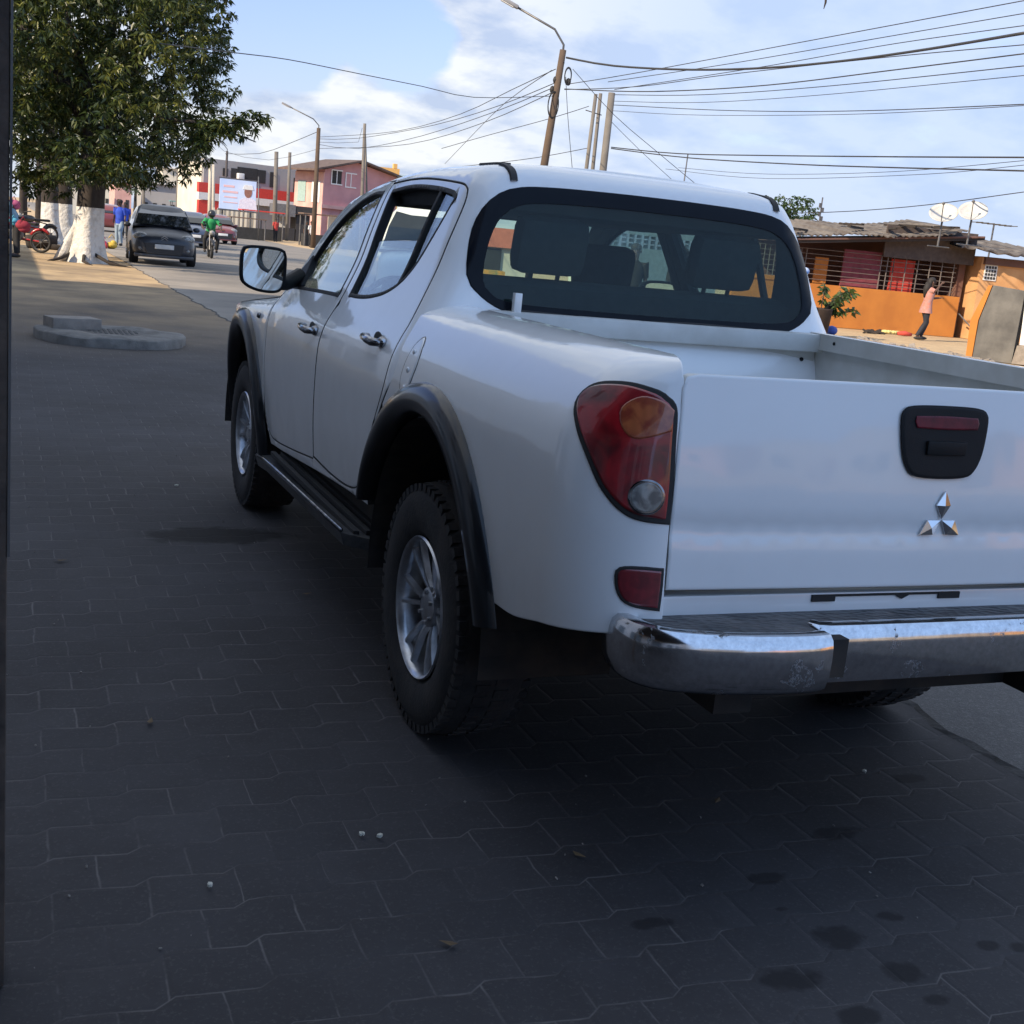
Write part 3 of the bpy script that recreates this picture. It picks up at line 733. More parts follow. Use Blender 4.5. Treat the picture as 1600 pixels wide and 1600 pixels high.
# --- handles, marker, mirrors, aerial
for s in (1,-1):
    for (y,z) in ((.66,1.112),(1.545,1.062)):
        q=cabS(y-cab_yc(z),z); 
        b=MB(); e=[(y+.085,-.012),(y+.06,-.034),(y,-.040),(y-.05,-.038),(y-.085,-.012)]
        b.tube([Vector(((q.x+o)*s,yy,z+.004*(yy-y)/.08)) for yy,o in e],[.010,.014,.014,.015,.012],10)
        b.ball((q.x*s-.006*s,y-.075,z-.001),(.020,.026,.020),12)
        b.obj('door_handle',mat('dark_chrome_handle',(.42,.43,.45),(.16,.16,.17),rough=.1,metal=1,scale=40),T,smooth=True)
        b=MB(); b.ball(((q.x+.001)*s,y,z-.004),(.004,.058,.032),18); b.obj('handle_recess',INTER,T,smooth=True)
    q=cabS(2.62-cab_yc(1.0),1.0); b=MB(); b.ball((q.x*s,2.62,1.02),(.012,.022,.015),12); b.obj('side_marker',CHRD,T,smooth=True)
for s in (1,-1):
    # mirror head on plane y=2.12, swung out
    m=empty('side_mirror',(0,0,0)); m.parent=T
    yM=2.10
    cxm=-.985*s
    out=cr([(-.095,.075),(-.07,.100),(.0,.104),(.075,.098),(.098,.07),(.098,-.03),(.085,-.075),(.05,-.092),(-.02,-.088),(-.075,-.066),(-.096,-.03)],.015)
    V=[];F=[];n=len(out)
    lay=[(1.0,0),(1.03,.02),(1.0,.05),(.85,.09),(.5,.115),(.02,.125)]
    for k,(sc,dy) in enumerate(lay):
        for (a,c) in out: V.append(Vector((cxm-a*sc*(-1)*s*(1),yM+dy,1.252+c*sc)))
    for k in range(len(lay)-1):
        for i in range(n): F.append((k*n+i,k*n+(i+1)%n,(k+1)*n+(i+1)%n,(k+1)*n+i))
    inn=offs(out,.010); b0=len(V)
    for (a,c) in inn: V.append(Vector((cxm+a*s,yM+.004,1.252+c)))
    for i in range(n): F.append((i,(i+1)%n,b0+(i+1)%n,b0+i))
    b=MB(); b.add(V,F); b.obj('mirror_housing',BLK,m,smooth=True)
    g=offs(out,.008); V=[Vector((cxm+a*s,yM+.007+(.010 if s>0 else -.01)*a*0+.10*(a*s)*s*.0,1.252+c)) for a,c in g]
    b=MB(); b.add(V,[tuple(range(len(g)))]); b.obj('mirror_glass',MIRR,m)
    b=MB(); b.tube([(cxm+.06*s,yM+.05,1.20),(-.87*s,yM+.09,1.20),(-.79*s,yM+.14,1.235)],[.030,.032,.040],10); b.obj('mirror_arm',BLK,m,smooth=True)
    panel('mirror_base',uvw(cr([(2.16,1.226,1),(2.395,1.222,1),(2.365,1.33),(2.29,1.405,1),(2.22,1.31)],.02)),cabS,[BLK],m,th=.02,off=.008,step=.05,side=s,**SU)
b=MB(); b.rbox(-.60,-.575,1.78,1.84,1.66,1.70,.004); 
# --- cabin
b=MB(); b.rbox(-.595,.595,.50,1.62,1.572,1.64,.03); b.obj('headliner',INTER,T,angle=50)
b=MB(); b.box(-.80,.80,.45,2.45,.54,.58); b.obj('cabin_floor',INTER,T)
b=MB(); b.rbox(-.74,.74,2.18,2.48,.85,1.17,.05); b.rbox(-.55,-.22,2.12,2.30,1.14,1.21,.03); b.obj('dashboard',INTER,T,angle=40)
b=MB()
ring=[(-.38+.185*math.cos(t),2.02+.05*math.sin(t),1.09+.178*math.sin(t)) for t in np.linspace(0,2*PI,29)]
b.tube(ring,.014,8); b.tube([(-.38,2.02,1.09),(-.38,2.2,1.02)],.03,8); b.tube([(-.55,2.02,1.09),(-.21,2.02,1.09)],.016,6); b.obj('steering_wheel',BLK,T,smooth=True)
def seat(x0,x1,y,back,name,hr):
    b=MB(); b.rbox(x0,x1,y,y+.50,.66,.84,.05)
    M=Matrix.Translation((0,y,.80))@Matrix.Rotation(R(-12),4,'X')
    M=Matrix.Translation((0,y+.03,.80))@Matrix.Rotation(R(12),4,'X')
    b.rbox(x0,x1,-.07,.07,0,back,.05,0,M); s_=b.obj(name,SEATM,T,angle=50)
    for hx in hr:
        b=MB(); M2=M@Matrix.Translation((hx,0,back+.115)); b.rbox(-.132,.132,-.05,.05,-.095,.10,.048,0,M2)
        b.cyl(M@Vector((hx-.05,0,back-.02)),M@Vector((hx-.05,0,back+.06)),.008,6); b.cyl(M@Vector((hx+.05,0,back-.02)),M@Vector((hx+.05,0,back+.06)),.008,6)
        b.obj('headrest',SEATM,s_,angle=55)
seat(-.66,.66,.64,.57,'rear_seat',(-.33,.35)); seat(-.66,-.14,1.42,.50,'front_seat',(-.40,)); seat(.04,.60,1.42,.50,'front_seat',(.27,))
b=MB()
b.tube([(0,1.66,1.64),(.0,1.70,1.66)],.012,6); b.rbox(-.11,.11,1.62,1.645,1.565,1.63,.012); b.obj('rear_view_mirror',BLK,T)
b=MB(); b.ball((-.22,1.0,1.50),(.012,.012,.012),8); b.tube([(-.22,1.0,1.50),(-.24,1.0,1.43)],.003,5); b.obj('pendant',mat('teal_plastic',(.02,.35,.30),rough=.4),T)
# ---------------------------------------------------------------- ground
def sheet(name,poly,z,m,th=0):
    b=MB(); V=[(x,y,z) for x,y in poly]
    o=mk(name,V,[tuple(range(len(V)))],m); tag(o,kind='structure'); return o
def sand_col(nt,v,a=(.50,.36,.20),b=(.40,.285,.165)):
    return mixc(nt,ramp(nt,noise(nt,v,1.3,6,.6),[(.35,0.),(.65,1.)]),a,b)
def ground_mat():
    m,nt,out=nodes('sandy_ground'); p=N(nt,'BsdfPrincipled'); L(nt,p,0,out,0); tc=N(nt,'TexCoord'); v=(tc,3)
    c=sand_col(nt,v); c=mixc(nt,ramp(nt,noise(nt,v,14,5),[(.5,0.),(.75,.5)]),c,(.16,.13,.10)); setp(nt,p,'Base Color',c); p.inputs['Roughness'].default_value=.95
    b=bump(nt,noise(nt,v,9,6,.7),.5,.03); nt.links.new(b[0].outputs[0],p.inputs['Normal']); return m
def paving_mat():
    m,nt,out=nodes('interlocking_pavers'); p=N(nt,'BsdfPrincipled'); L(nt,p,0,out,0); tc=N(nt,'TexCoord'); v=(tc,3)
    jit=noise(nt,v,7,3,.5)
    sx=N(nt,'SeparateXYZ'); L(nt,tc,3,sx,0)
    W,H=.200,.152
    jx=math_(nt,'MULTIPLY',math_(nt,'SUBTRACT',jit,.5),.022)
    xx=math_(nt,'ADD',(sx,0),jx); yy=math_(nt,'ADD',(sx,1),jx)
    q=math_(nt,'DIVIDE',xx,W); fl=math_(nt,'FLOOR',q); fr=math_(nt,'SUBTRACT',q,fl)
    st=math_(nt,'DIVIDE',math_(nt,'SUBTRACT',fr,.38),.20,clamp=True)
    s=math_(nt,'SUBTRACT',math_(nt,'MULTIPLY',math_(nt,'ADD',fl,st),.034),math_(nt,'MULTIPLY',q,.016))
    r=math_(nt,'DIVIDE',math_(nt,'SUBTRACT',yy,s),H); ro=math_(nt,'FLOOR',r); rf=math_(nt,'SUBTRACT',r,ro)
    dr=math_(nt,'MULTIPLY',math_(nt,'MINIMUM',rf,math_(nt,'SUBTRACT',1.,rf)),H)
    half=math_(nt,'MULTIPLY',math_(nt,'MODULO',math_(nt,'ABSOLUTE',ro),2.),.5)
    u=math_(nt,'ADD',math_(nt,'ADD',q,half),math_(nt,'MULTIPLY',ro,.0))
    u=math_(nt,'ADD',u,.98) # joints sit on the level runs
    uf=math_(nt,'SUBTRACT',u,math_(nt,'FLOOR',u)); du=math_(nt,'MULTIPLY',math_(nt,'MINIMUM',uf,math_(nt,'SUBTRACT',1.,uf)),W)
    d=math_(nt,'MINIMUM',dr,du)
    patch=noise(nt,v,1.1,4,.6)
    jw=math_(nt,'MULTIPLY',ramp(nt,patch,[(.38,.35),(.6,1.)]),.0052)
    j=math_(nt,'SUBTRACT',1.,math_(nt,'DIVIDE',d,jw),clamp=True)
    j=math_(nt,'MULTIPLY',j,ramp(nt,noise(nt,v,3.5,5,.7),[(.42,.0),(.60,1.)]))
    # tone per block
    cm=N(nt,'CombineXYZ'); nt.links.new(math_(nt,'FLOOR',u)[0].outputs[0],cm.inputs[0]); nt.links.new(ro[0].outputs[0],cm.inputs[1])
    wn=nt.nodes.new('ShaderNodeTexWhiteNoise'); wn.noise_dimensions='2D'; L(nt,cm,0,wn,'Vector')
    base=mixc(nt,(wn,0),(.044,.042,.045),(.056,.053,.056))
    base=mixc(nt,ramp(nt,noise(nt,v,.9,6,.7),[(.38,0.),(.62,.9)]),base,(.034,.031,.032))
    base=mixc(nt,ramp(nt,noise(nt,v,120,3,.6),[(.55,0.),(.8,.35)]),base,(.15,.14,.13))
    base=mixc(nt,math_(nt,'MULTIPLY',j,.85),base,(.150,.138,.132))
    # oil drips in their own places
    spots=[(-1.09,2.35,.42,.10),(-1.55,2.6,.14,.06)]
    def blob(cx,cy_,rx,ry,c,colr,k=.7):
        a=math_(nt,'POWER',math_(nt,'DIVIDE',math_(nt,'SUBTRACT',xx,cx),rx),2.); b2=math_(nt,'POWER',math_(nt,'DIVIDE',math_(nt,'SUBTRACT',yy,cy_),ry),2.)
        e=math_(nt,'ADD',math_(nt,'ADD',a,b2),math_(nt,'MULTIPLY',math_(nt,'SUBTRACT',noise(nt,v,22 if rx<.1 else 8,3),.5),2.6))
        f=math_(nt,'MULTIPLY',math_(nt,'SUBTRACT',1.35,e,clamp=True),1.3,clamp=True)
        return mixc(nt,math_(nt,'MULTIPLY',f,k),c,colr)
    for px,py,rx,ry in OIL: 
        g=gnd(px,py); base=blob(g.x,g.y,rx,ry,base,(.010,.009,.010))
    g=gnd(340,835); base=blob(g.x,g.y,.34,.15,base,(.008,.007,.007),.95)
    # blown sand: thin near, thick towards the trees
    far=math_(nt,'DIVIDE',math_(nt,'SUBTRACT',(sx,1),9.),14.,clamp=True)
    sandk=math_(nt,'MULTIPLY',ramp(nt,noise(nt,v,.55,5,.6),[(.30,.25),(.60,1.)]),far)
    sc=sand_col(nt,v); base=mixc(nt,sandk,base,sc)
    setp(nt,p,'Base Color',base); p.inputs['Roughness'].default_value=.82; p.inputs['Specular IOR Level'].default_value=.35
    h=math_(nt,'ADD',math_(nt,'MULTIPLY',math_(nt,'DIVIDE',d,.012,clamp=True),.8),math_(nt,'MULTIPLY',noise(nt,v,60,4,.7),.45))
    b=bump(nt,h,.32,.005); nt.links.new(b[0].outputs[0],p.inputs['Normal']); return m
OIL=[(1305,1300,.075,.035),(1200,1370,.055,.028),(1222,1418,.02,.012),(1310,1462,.060,.045),(1390,1430,.035,.022),(1235,1528,.075,.040),(1410,1515,.045,.035),(1545,1475,.03,.02),(1465,1560,.03,.02),(1340,1585,.05,.03),(1595,1478,.03,.02),(1420,1215,.06,.03),(1020,1440,.05,.02),(96,877,.03,.02)]
def asphalt_mat():
    m,nt,out=nodes('asphalt'); p=N(nt,'BsdfPrincipled'); L(nt,p,0,out,0); tc=N(nt,'TexCoord'); v=(tc,3)
    sx=N(nt,'SeparateXYZ'); L(nt,tc,3,sx,0)
    c=mixc(nt,ramp(nt,noise(nt,v,.8,6,.6),[(.35,0.),(.65,1.)]),(.075,.073,.072),(.105,.10,.097))
    c=mixc(nt,ramp(nt,noise(nt,v,90,4,.7),[(.5,0.),(.75,.6)]),c,(.24,.23,.22))
    edge=math_(nt,'SUBTRACT',1.,math_(nt,'DIVIDE',math_(nt,'SUBTRACT',(sx,0),.9),2.2),clamp=True)
    far=math_(nt,'DIVIDE',math_(nt,'SUBTRACT',(sx,1),6.),16.,clamp=True)
    k=math_(nt,'MULTIPLY',far,math_(nt,'ADD',math_(nt,'MULTIPLY',edge,.5),.5))
    k=math_(nt,'MULTIPLY',k,ramp(nt,noise(nt,v,.5,5,.6),[(.3,.35),(.65,1.)]))
    c=mixc(nt,k,c,(.34,.30,.25)); setp(nt,p,'Base Color',c); p.inputs['Roughness'].default_value=.85
    b=bump(nt,noise(nt,v,110,4,.75),.9,.008); nt.links.new(b[0].outputs[0],p.inputs['Normal']); return m
sheet('ground',[(-900,-300),(900,-300),(900,1500),(-900,1500)],0.-.012,ground_mat())
def wob(y,a=.035,s=1.0): return a*(math.sin(y*2.3*s+1)+.6*math.sin(y*5.1*s)+.5*math.sin(y*11.7*s+2))*.6
ys=list(np.arange(-20,30,.07))
mk_pts=[(1.03+wob(y,.03)+ (0 if y>2 else -.02*(2-y)**.5),y) for y in ys]
pv=[(-7.2,30),(-7.2,-20)]+mk_pts
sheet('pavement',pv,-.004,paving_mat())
rg=random.Random(12)
edge=[(x_-.02+ (wob(y*1.7+3,.02))+rg.uniform(-.014,.014),y+rg.uniform(-.03,.03)) for x_,y in mk_pts]
roadp=[(15.0,-20)]+[(15.0+wob(y,.3,.2),y) for y in range(-18,420,4)]+[(15.,420),(.95,420)]+[(1.02+wob(y*.3,.05),y) for y in range(400,30,-10)]+list(reversed(edge))
rd=sheet('road',roadp,.006,asphalt_mat())
# broken lip of the asphalt
b=MB(); V=[];F=[]
for i,(x_,y) in enumerate(edge):
    V+= [(x_,y,.006),(x_-.03+.012*math.sin(y*31),y,-.006)]
for i in range(len(edge)-1): F.append((2*i,2*i+1,2*i+3,2*i+2))
b.add(V,F); tag(b.obj('road_edge',mat('broken_asphalt',(.09,.085,.08),(.06,.057,.055),rough=.95,bs=.5,bscale=60)),kind='structure')
# litter on the paving
LIT=mat('paper_scrap',(.62,.60,.50),(.5,.48,.40),rough=.8)
def scrap(px,py,s,label,m=LIT):
    g=gnd(px,py); b=MB(); rn=random.Random(px)
    V=[(g.x+s*math.cos(a)*rn.uniform(.5,1),g.y+s*math.sin(a)*rn.uniform(.5,1),.003+rn.uniform(0,.004)) for a in np.linspace(0,6.28,9)[:-1]]
    Vt=[(x,y,z+.006) for x,y,z in V]; n=len(V)
    b.add(V+Vt,[tuple(range(n-1,-1,-1)),tuple(range(n,2*n))]+[(i,(i+1)%n,(i+1)%n+n,i+n) for i in range(n)])
    o=b.obj('paper_scrap',m); tag(o,label,'litter','scraps lying on the paving')
scrap(565,1307,.008,'pale scrap on dark pavers behind the rear wheel, the left one of the close pair'); scrap(593,1310,.008,'pale scrap on dark pavers behind the rear wheel, the right one of the close pair')
scrap(328,1387,.007,'single round grey scrap low on the dark pavers left of the truck'); scrap(276,760,.014,'thin pale sliver on the paving between the manhole and the front wheel')
scrap(1350,1208,.008,'tiny white scrap on the paving under the right end of the bumper')
b=MB(); rg=random.Random(77)
for _ in range(300):
    x=rg.uniform(-2.2,1.0); y=rg.uniform(-2.4,9)**1.0; s=rg.uniform(.0012,.0038)
    M=Matrix.Translation((x,y,s*.4))@Euler((rg.random(),rg.random(),rg.random()*6)).to_matrix().to_4x4(); b.box(-s,s,-s*rg.uniform(.4,1),s*.8,-s*.4,s*.4,0,M)
tag(b.obj('grit',mat('grit_and_crumbs',(.30,.27,.23),(.12,.11,.10),rough=.9,scale=60)),'fine pale grit scattered over the dark paving','grit',kind='stuff')
LF=mat('dry_leaf',(.16,.11,.05),(.09,.055,.03),rough=.8)
for i,(px,py) in enumerate(((96,878),(235,1130),(700,1478),(1120,1255),(905,1340),(480,930))):
    g=gnd(px,py); b=MB(); a=i*1.3; s=.022
    b.add([(g.x+s*math.cos(a)*k-.4*s*math.sin(a)*w_,g.y+s*math.sin(a)*k+.4*s*math.cos(a)*w_,.006+.004*abs(k)) for k,w_ in ((-1,0),(-.3,1),(1,0),(-.3,-1))],[(0,1,2,3)])
    o=b.obj('dry_leaf',LF); tag(o,['dry leaf on the paving far left, level with the rear wheel top','dry leaf at the left below the level of the rear wheel','dry leaf at the bottom centre of the paving','dry leaf on the shaded paving behind the bumper step','dry leaf on the paving between the rear wheel and the bottom edge','dry leaf on the paving left of the rear wheel'][i],'leaf')
# ---------------------------------------------------------------- manhole and block
CONC=mat('weathered_concrete',(.20,.185,.165),(.12,.112,.10),rough=.9,scale=7,bs=.5,bscale=45)
CONC2=mat('pale_concrete_block',(.27,.235,.20),(.20,.175,.15),rough=.9,scale=9,bs=.4,bscale=50)
IRON=mat('cast_iron_lid',(.07,.068,.065),(.11,.10,.09),rough=.7,scale=20,bs=.6,bscale=50)
t=empty('manhole',(-.90,11.0,0),label='round raised concrete manhole collar with an iron lid, standing out of the paving',cat='manhole')
b=MB(); prof=[(-.02,.80),(.085,.80),(.10,.785),(.115,.60),(.108,.42),(.09,.40),(.085,.36)]
b.lathe(prof,'z',n=44)
for i,v in enumerate(b.V):
    a=math.atan2(v.y,v.x); k=1+.02*math.sin(a*5)+.012*math.sin(a*13+1); v.x*=k; v.y*=k
    if v.z>.05: v.z+=.008*math.sin(a*7)
b.obj('collar',CONC,t,angle=45)
b=MB(); b.lathe([(.07,.0),(.098,.001),(.100,.30),(.094,.39),(.08,.40)],'z',n=36)
for i in range(10):
    for j in range(10):
        x=-.25+i*.055;y=-.25+j*.055
        if math.hypot(x,y)<.28: b.box(x,x+.03,y,y+.03,.09,.106)
b.obj('lid',IRON,t,angle=40)
b=MB(); M=Matrix.Translation(onY(113,516,11.15))@Matrix.Rotation(R(18),4,'Z')
b.rbox(-.27,.27,-.16,.16,-.01,.145,.012,0,M); o=b.obj('concrete_block',CONC2,angle=40); tag(o,'loose pale concrete block resting on the left rim of the manhole','block')
# ---------------------------------------------------------------- shop post at the camera's left, canopy and building
POSTM=mat('weathered_post_wood',(.10,.075,.058),(.045,.035,.03),rough=.85,scale=9,bs=.5,bscale=40); STEEL=mat('dull_grey_steel',(.10,.10,.105),(.16,.155,.15),rough=.5,metal=.6,scale=5)
g=gnd(8,1532)
pr=gnd(20,1520)
t=empty('shop_post',(pr.x-.045,pr.y,0),label='weathered wooden post with a grey steel strip at the very left edge',cat='post')
b=MB(); b.rbox(-.05,.03,-.045,.045,0,3.0,.006); b.obj('timber',POSTM,t,angle=40)
b=MB(); b.box(.0305,.0345,-.046,.030,.85,3.0); b.obj('steel_strip',STEEL,t)
# ---------------------------------------------------------------- left row of shops that throws the shade
WALLL=mat('shop_wall_paint',(.58,.60,.62),(.50,.52,.54),rough=.85,scale=2,bs=.2,bscale=20); DARK=mat('dark_opening',(.02,.02,.02),(.03,.03,.03),rough=.8); SHUT=mat('blue_grey_shutter',(.16,.20,.24),(.12,.15,.18),rough=.6,scale=4)
def block(name,x0,x1,y0,y1,h,wall,label,cat='building',wins=(),par=True,trim=None,rot=0):
    t=empty(name,((x0+x1)/2,(y0+y1)/2,0),rot,label=label,cat=cat)
    w,d=(x1-x0)/2,(y1-y0)/2
    b=MB(); b.box(-w,w,-d,d,-.1,h); b.obj('wall',wall,t)
    if par: b=MB(); b.box(-w-.08,w+.08,-d-.08,d+.08,h,h+.18); b.obj('roof_slab',trim or wall,t)
    for (face,a0,a1,z0,z1,m) in wins:
        b=MB(); b2=MB()
        if face=='S': b.box(a0,a1,-d-.03,-d+.02,z0,z1); fr=(a0-.06,a1+.06,-d-.05,-d+.01)
        if face=='W': b.box(-w-.03,-w+.02,a0,a1,z0,z1)
        if face=='E': b.box(w-.02,w+.03,a0,a1,z0,z1)
        o=b.obj('window' if z1-z0<1.9 else 'door',m,t)
        s=.06
        if face=='S': b2.box(a0-s,a1+s,-d-.06,-d+.01,z0-s,z0); b2.box(a0-s,a1+s,-d-.06,-d+.01,z1,z1+s); b2.box(a0-s,a0,-d-.06,-d+.01,z0,z1); b2.box(a1,a1+s,-d-.06,-d+.01,z0,z1); b2.box((a0+a1)/2-.02,(a0+a1)/2+.02,-d-.05,-d-.031,z0,z1)
        else:
            X0,X1=(-w-.06,-w+.01) if face=='W' else (w-.01,w+.06)
            b2.box(X0,X1,a0-s,a1+s,z0-s,z0); b2.box(X0,X1,a0-s,a1+s,z1,z1+s); b2.box(X0,X1,a0-s,a0,z0,z1); b2.box(X0,X1,a1,a1+s,z0,z1)
        b2.obj('frame',trim or wall,o)
    return t
sw=[]
for k in range(11): sw.append(('E',-28+k*5.4,-25+k*5.4,.1,2.6,SHUT)); sw.append(('E',-27.2+k*5.4,-25.8+k*5.4,4.2,5.6,DARK)); sw.append(('E',-27.2+k*5.4,-25.8+k*5.4,7.4,8.8,DARK))
HB_=10.6
block('shop_building',-17,-7.3,-46,15.3,HB_,WALLL,'tall pale grey shop building beside the paving, left of the camera',wins=[(f,a+ -2,b_-2,z0,z1,m) for f,a,b_,z0,z1,m in sw])
block('low_shop',-17.5,-7.5,15.8,36.5,3.9,WALLL,'low flat roofed shop beyond the tall pale grey building',wins=[('E',-4,-1,.1,2.4,SHUT)])
b=MB(); b.box(-7.3,-1.93,-9,-.85,2.98,3.05)
for k in range(5): b.box(-7.2,-1.95,-8.8+k*1.95,-8.72+k*1.95,2.86,2.98)
o=b.obj('canopy',mat('rusty_sheet_metal',(.16,.12,.09),(.09,.07,.06),rough=.7,scale=3)); tag(o,'rusty sheet metal canopy over the shop front','canopy')
# ---------------------------------------------------------------- trees
def leafmat(name,a,b,c):
    m,nt,out=nodes(name); p=N(nt,'BsdfPrincipled'); tr=N(nt,'BsdfTranslucent'); mx=N(nt,'MixShader'); mx.inputs[0].default_value=.28
    at_=nt.nodes.new('ShaderNodeAttribute'); at_.attribute_name='tone'
    cc=ramp(nt,(at_,2),[(0.,a),(.5,b),(1.,c)]); setp(nt,p,'Base Color',cc); nt.links.new(cc[0].outputs[0],tr.inputs[0])
    p.inputs['Roughness'].default_value=.38; p.inputs['Specular IOR Level'].default_value=.5
    L(nt,p,0,mx,1); L(nt,tr,0,mx,2); L(nt,mx,0,out,0); return m
LEAF=leafmat('mango_leaf',(.018,.032,.009),(.042,.064,.014),(.19,.19,.035)); LEAFD=leafmat('dark_leaf',(.02,.04,.014),(.04,.075,.022),(.075,.11,.03))
BARK=mat('dark_bark',(.040,.031,.026),(.022,.018,.015),rough=.95,scale=5,bs=.8,bscale=14)
def leaves(name,centres,per,rl,parent,m,seed=1,L0=.17,wd=.034,droop=.5):
    rng=np.random.default_rng(seed); Vs=[];tones=[]
    n=len(centres)*per
    Cn=np.repeat(np.array([c[:3] for c in centres]),per,axis=0); rr=np.repeat(np.array([c[3] for c in centres]),per); tn=np.repeat(np.array([c[4] for c in centres]),per)
    az=rng.uniform(0,2*PI,n); el=rng.normal(-droop,.45,n)
    d=np.stack([np.cos(az)*np.cos(el),np.sin(az)*np.cos(el),np.sin(el)],1)
    base=Cn+d*rng.uniform(0,.35,n)[:,None]*rr[:,None]+rng.normal(0,.12,(n,3))*rr[:,None]
    ln=L0*rng.uniform(.7,1.3,n)
    sd=np.cross(d,rng.normal(0,1,(n,3))); sd/=np.linalg.norm(sd,axis=1)[:,None]+1e-9
    w=wd*rng.uniform(.7,1.3,n)
    p0=base; p1=base+d*(ln*.45)[:,None]+sd*w[:,None]; p2=base+d*ln[:,None]-np.array([0,0,.03]); p3=base+d*(ln*.45)[:,None]-sd*w[:,None]
    V=np.stack([p0,p1,p2,p3],1).reshape(-1,3)
    me=bpy.data.meshes.new(name); me.vertices.add(len(V)); me.vertices.foreach_set('co',V.ravel())
    me.loops.add(4*n); me.loops.foreach_set('vertex_index',np.arange(4*n)); me.polygons.add(n); me.polygons.foreach_set('loop_start',np.arange(0,4*n,4)); me.polygons.foreach_set('loop_total',np.full(n,4))
    a=me.attributes.new('tone','FLOAT','FACE'); a.data.foreach_set('value',np.clip(tn+rng.normal(0,.16,n),0,1))
    me.materials.append(m); me.update(); me.validate()
    o=bpy.data.objects.new(name,me); C.objects.link(o); o.parent=parent; return o
def crown_centres(blobs,k,seed,base):
    rng=np.random.default_rng(seed); out=[]
    for (x,y,z,r,rz) in blobs:
        nn=int(k*r*r)
        tb=rng.uniform(.15,.6)
        for _ in range(nn):
            d=rng.normal(0,1,3); d/=np.linalg.norm(d); q=rng.uniform(.45,1)**.5
            if rng.random()<.12: q*=1.12
            p=np.array([x,y,z])+d*q*np.array([r,r,rz])-base
            out.append((p[0],p[1],p[2],.16,tb+(.18 if rng.random()<.15 else 0)))
    return out
# the big mango: crown measured in the picture at about 29 m
WPAINT=mat('whitewashed_bark',(.58,.57,.54),(.30,.265,.23),rough=.9,scale=5.,bs=1.,bscale=9,lo=.48,hi=.85,bd=.05)
tb=gnd(133,410); D0=math.hypot(tb.x-CAM.x,tb.y-CAM.y)
base=np.array([tb.x,tb.y,0.])
big=empty('mango_tree',(tb.x,tb.y,0),label='big dark mango tree with whitewashed buttressed trunk nearest on the left',cat='tree')
def trunkmesh(h0,h1,r0,r1,lean=(0,0),fl=.0,seed=0,n=22):
    b=MB(); V=[];F=[];k=10
    for i in range(k+1):
        t=i/k; z=h0+(h1-h0)*t; r=r0+(r1-r0)*t+fl*max(0,1-z/.9)**2
        for j in range(n):
            a=2*PI*j/n; rr=r*(1+.10*math.sin(3*a+seed)+.07*math.sin(5*a+seed*2+z)+fl*.9*max(0,1-z/1.1)*max(0,math.sin(4*a+seed)))
            V.append((rr*math.cos(a)+lean[0]*z,rr*math.sin(a)+lean[1]*z,z))
    for i in range(k):
        for j in range(n): F.append((i*n+j,i*n+(j+1)%n,(i+1)*n+(j+1)%n,(i+1)*n+j))
    b.add(V,F); return b
b=trunkmesh(-.05,1.36,.35,.34,(.06,0),.12,1); 
b.tube([(-.62,.1,-.05),(-.46,.08,.35),(-.22,.05,.85),(-.12,.04,1.30)],[.16,.12,.10,.07],9)
tw=b.obj('painted_trunk',WPAINT,big,smooth=True)
b=trunkmesh(1.36,3.4,.335,.29,(.06,0),0,1)
for (dx,dy,dz,r) in ((-2.2,.8,3.0,.2),(1.8,.6,3.2,.2),(.6,1.9,3.6,.18),(-.8,.9,3.3,.18)):
    p0=Vector((.18,0,3.0)); p3=p0+Vector((dx,dy,dz)); b.tube([p0,p0.lerp(p3,.3)+Vector((0,0,.3)),p0.lerp(p3,.65)+Vector((0,0,.25)),p3],[r,r*.8,r*.6,r*.25],9)
b.obj('trunk',BARK,big,smooth=True)
b=MB()
for a,l in ((.3,1.0),(1.2,.7),(2.6,.9),(3.5,1.1),(4.6,1.3),(5.4,1.4)):
    b.tube([(.25*math.cos(a),.25*math.sin(a),.25),(.6*l*math.cos(a),.6*l*math.sin(a),.06),(1.0*l*math.cos(a+.2),1.0*l*math.sin(a+.2),-.02)],[.05,.04,.015],8)
b.obj('root',BARK,big,smooth=True)
rn=random.Random(3)
pix=[(40,40,1.1),(110,30,1.2),(190,30,1.1),(265,40,1.0),(310,70,.8),(325,120,.7),(60,110,1.2),(140,110,1.3),(220,120,1.2),(285,150,.9),(335,185,.45),(60,190,1.1),(130,190,1.2),(210,190,1.2),(280,210,.8),(300,250,.5),(70,250,.75),(140,255,.8),(215,255,.75),(265,262,.5),(40,262,.6),(240,-40,1.4),(120,-60,1.5),(20,-60,1.4),(300,-20,1.0),(335,15,.45),(-40,60,1.4),(-60,180,1.3),(-30,270,.7),(180,-150,1.6),(60,-160,1.6),(300,-130,1.2),(100,290,.32),(60,288,.4),(350,140,.35),(348,60,.35)]
front=[(150,235,.75),(118,250,.65),(185,250,.6),(150,268,.42),(105,275,.40),(200,275,.4),(160,205,.8)]
blobs=[]
for px,py,r in pix:
    for kk in range(2 if r>.7 else 1):
        q=at(px,py,D0+rn.uniform(-2.2,1.6) if kk==0 else D0+rn.uniform(0,3)); blobs.append((q.x,q.y,q.z,r,r*.85))
for px,py,r in front: q=at(px,py,D0-1.6); blobs.append((q.x,q.y,q.z,r,r*.8))
cc=crown_centres(blobs,88,5,base)
